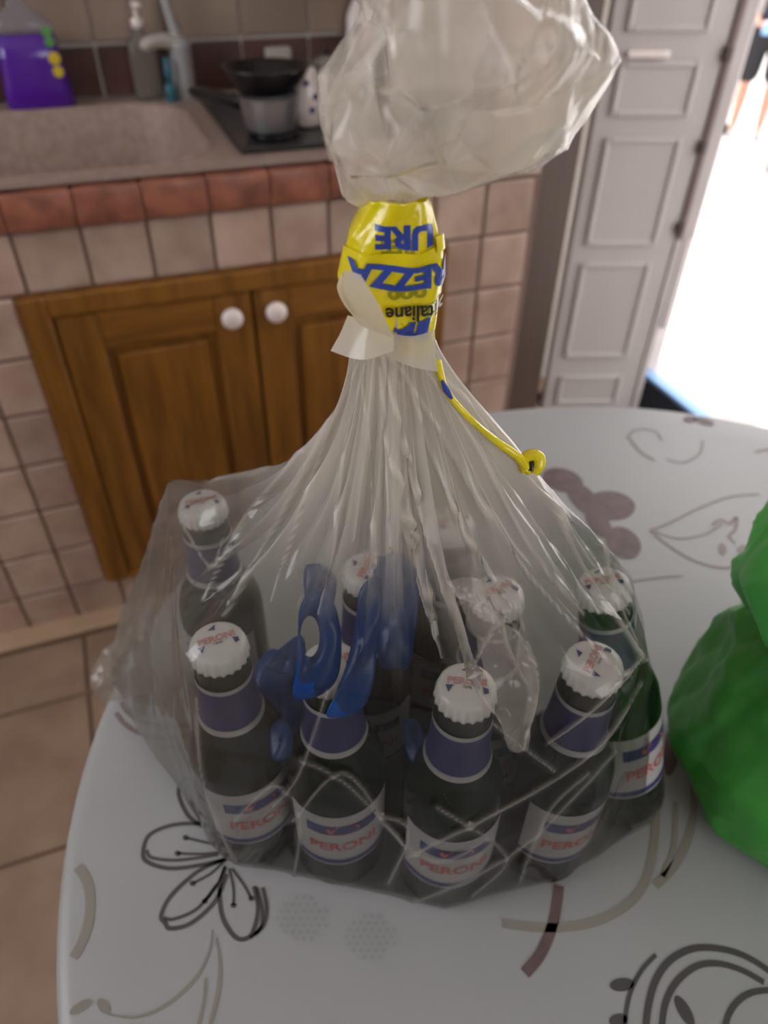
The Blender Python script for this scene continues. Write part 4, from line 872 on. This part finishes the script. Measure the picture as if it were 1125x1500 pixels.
rows_ = [((652, 852, .352), (675, 846, .351), (698, 846, .352)), ((672, 880, .353), (697, 872, .350), (724, 872, .353)), ((695, 930, .360), (732, 925, .356), (766, 930, .360)), ((712, 990, .368), (752, 992, .363), (788, 1000, .368)), ((730, 1050, .375), (756, 1055, .371), (782, 1058, .375)), ((744, 1096, .381), (757, 1100, .379), (770, 1100, .381))]
sheet('bag_crease', [[atd(p_[0], p_[1], bag_dist(p_[0], p_[1]) - (.0045 if i_ == 1 else .0012)) for i_, p_ in enumerate(r_)] for r_ in rows_], 30, 60, M_filmtop, bag, .0032, .008, .24, 12)

# ------------------------------------------------------------------ green bag
gc = onz(1196, 1150, TABLE)[:2]
gb = empty('green_bag', (gc[0], gc[1], TABLE + .0008)); tag(gb, 'knotted bright green plastic bag standing on the tablecloth beside the bottle bag', 'bag')
prof = [(.06, 0), (.086, .004), (.097, .02), (.101, .05), (.098, .085), (.088, .12), (.080, .145), (.076, .158), (.074, .166)]
nu, nv = 200, 90; S = smooth_pts(prof, 10); x = np.linspace(0, len(S) - 1, nv); pr_ = np.c_[np.interp(x, np.arange(len(S)), S[:, 0]), np.interp(x, np.arange(len(S)), S[:, 1])]
tg_ = np.linspace(0, 2 * math.pi, nu, endpoint=False); Gg = np.zeros((nv, nu, 3)); pg = np.zeros(nu)
for k_, am in ((8, 1), (15, .7), (26, .4)):
    xx = (tg_ * k_ / (2 * math.pi) + pr.uniform(0, 1) + .3 * np.sin(tg_ * 2 + k_)) % 1.0; pg += am * (1 - np.abs(2 * xx - 1) * 2)
pg /= np.abs(pg).max()
for j in range(nv):
    f = j / (nv - 1); r = pr_[j, 0] * (1 + .05 * np.cos(2 * tg_ + .5)) + .008 * f ** 1.2 * pg; Gg[j] = np.c_[r * np.cos(tg_), r * np.sin(tg_), np.full(nu, pr_[j, 1])]
Ng = grid_normals(Gg); Pg = Gg.reshape(-1, 3); cg = crumple(Pg, Pg[r2.choice(len(Pg), 60, replace=False)], .03).reshape(nv, nu); cg2 = crumple(Pg, Pg[r2.choice(len(Pg), 300, replace=False)], .013).reshape(nv, nu)
ramp = np.clip(np.arange(nv) / 12, 0, 1)[:, None]
Gg = Gg + Ng * (ramp * (.0060 * (cg - .4) + .0016 * (cg2 - .4)))[..., None]; Gg[..., 2] = np.maximum(Gg[..., 2], 0)
obj('bag_body', mesh(Gg.reshape(-1, 3), grid_faces(nu, nv) + [tuple(range(nu))[::-1]]), M_green_shaded, gb, True)
# flared top above the knot
prof = [(.075, .160), (.088, .156), (.096, .162), (.100, .18), (.097, .205), (.086, .228), (.066, .244), (.035, .250)]
S = smooth_pts(prof, 10); nv = 60; x = np.linspace(0, len(S) - 1, nv); pr_ = np.c_[np.interp(x, np.arange(len(S)), S[:, 0]), np.interp(x, np.arange(len(S)), S[:, 1])]; Gg = np.zeros((nv, nu, 3))
for j in range(nv):
    f = j / (nv - 1); r = pr_[j, 0] * (1 + .04 * np.cos(3 * tg_)) + .007 * (1 - f) * pg; Gg[j] = np.c_[r * np.cos(tg_), r * np.sin(tg_), pr_[j, 1] + .006 * f * np.sin(5 * tg_)]
Ng = grid_normals(Gg); Pg = Gg.reshape(-1, 3); cg = crumple(Pg, Pg[r2.choice(len(Pg), 70, replace=False)], .018).reshape(nv, nu)
Gg = Gg + Ng * (.0055 * (cg - .4) * np.clip(np.arange(nv) / 10, 0, 1)[:, None])[..., None]
M_green_lit = mat('green_bag_film_lit', (0.10, 0.56, 0.11, 1), 0.36, (0.085, 0.50, 0.09, 1), 20, 0.4, 50)  # lighter green: light falling on the top put into its colour
o = obj('bag_top', mesh(Gg.reshape(-1, 3), grid_faces(nu, nv)), M_green_lit, gb, True)
obj('knot', tube([(.03, .0, .245), (.0, .034, .258), (-.034, .0, .255), (.0, -.034, .245), (.032, .004, .258)], [.012, .016, .015, .016, .010], 10, 8), M_green_lit, gb, True)
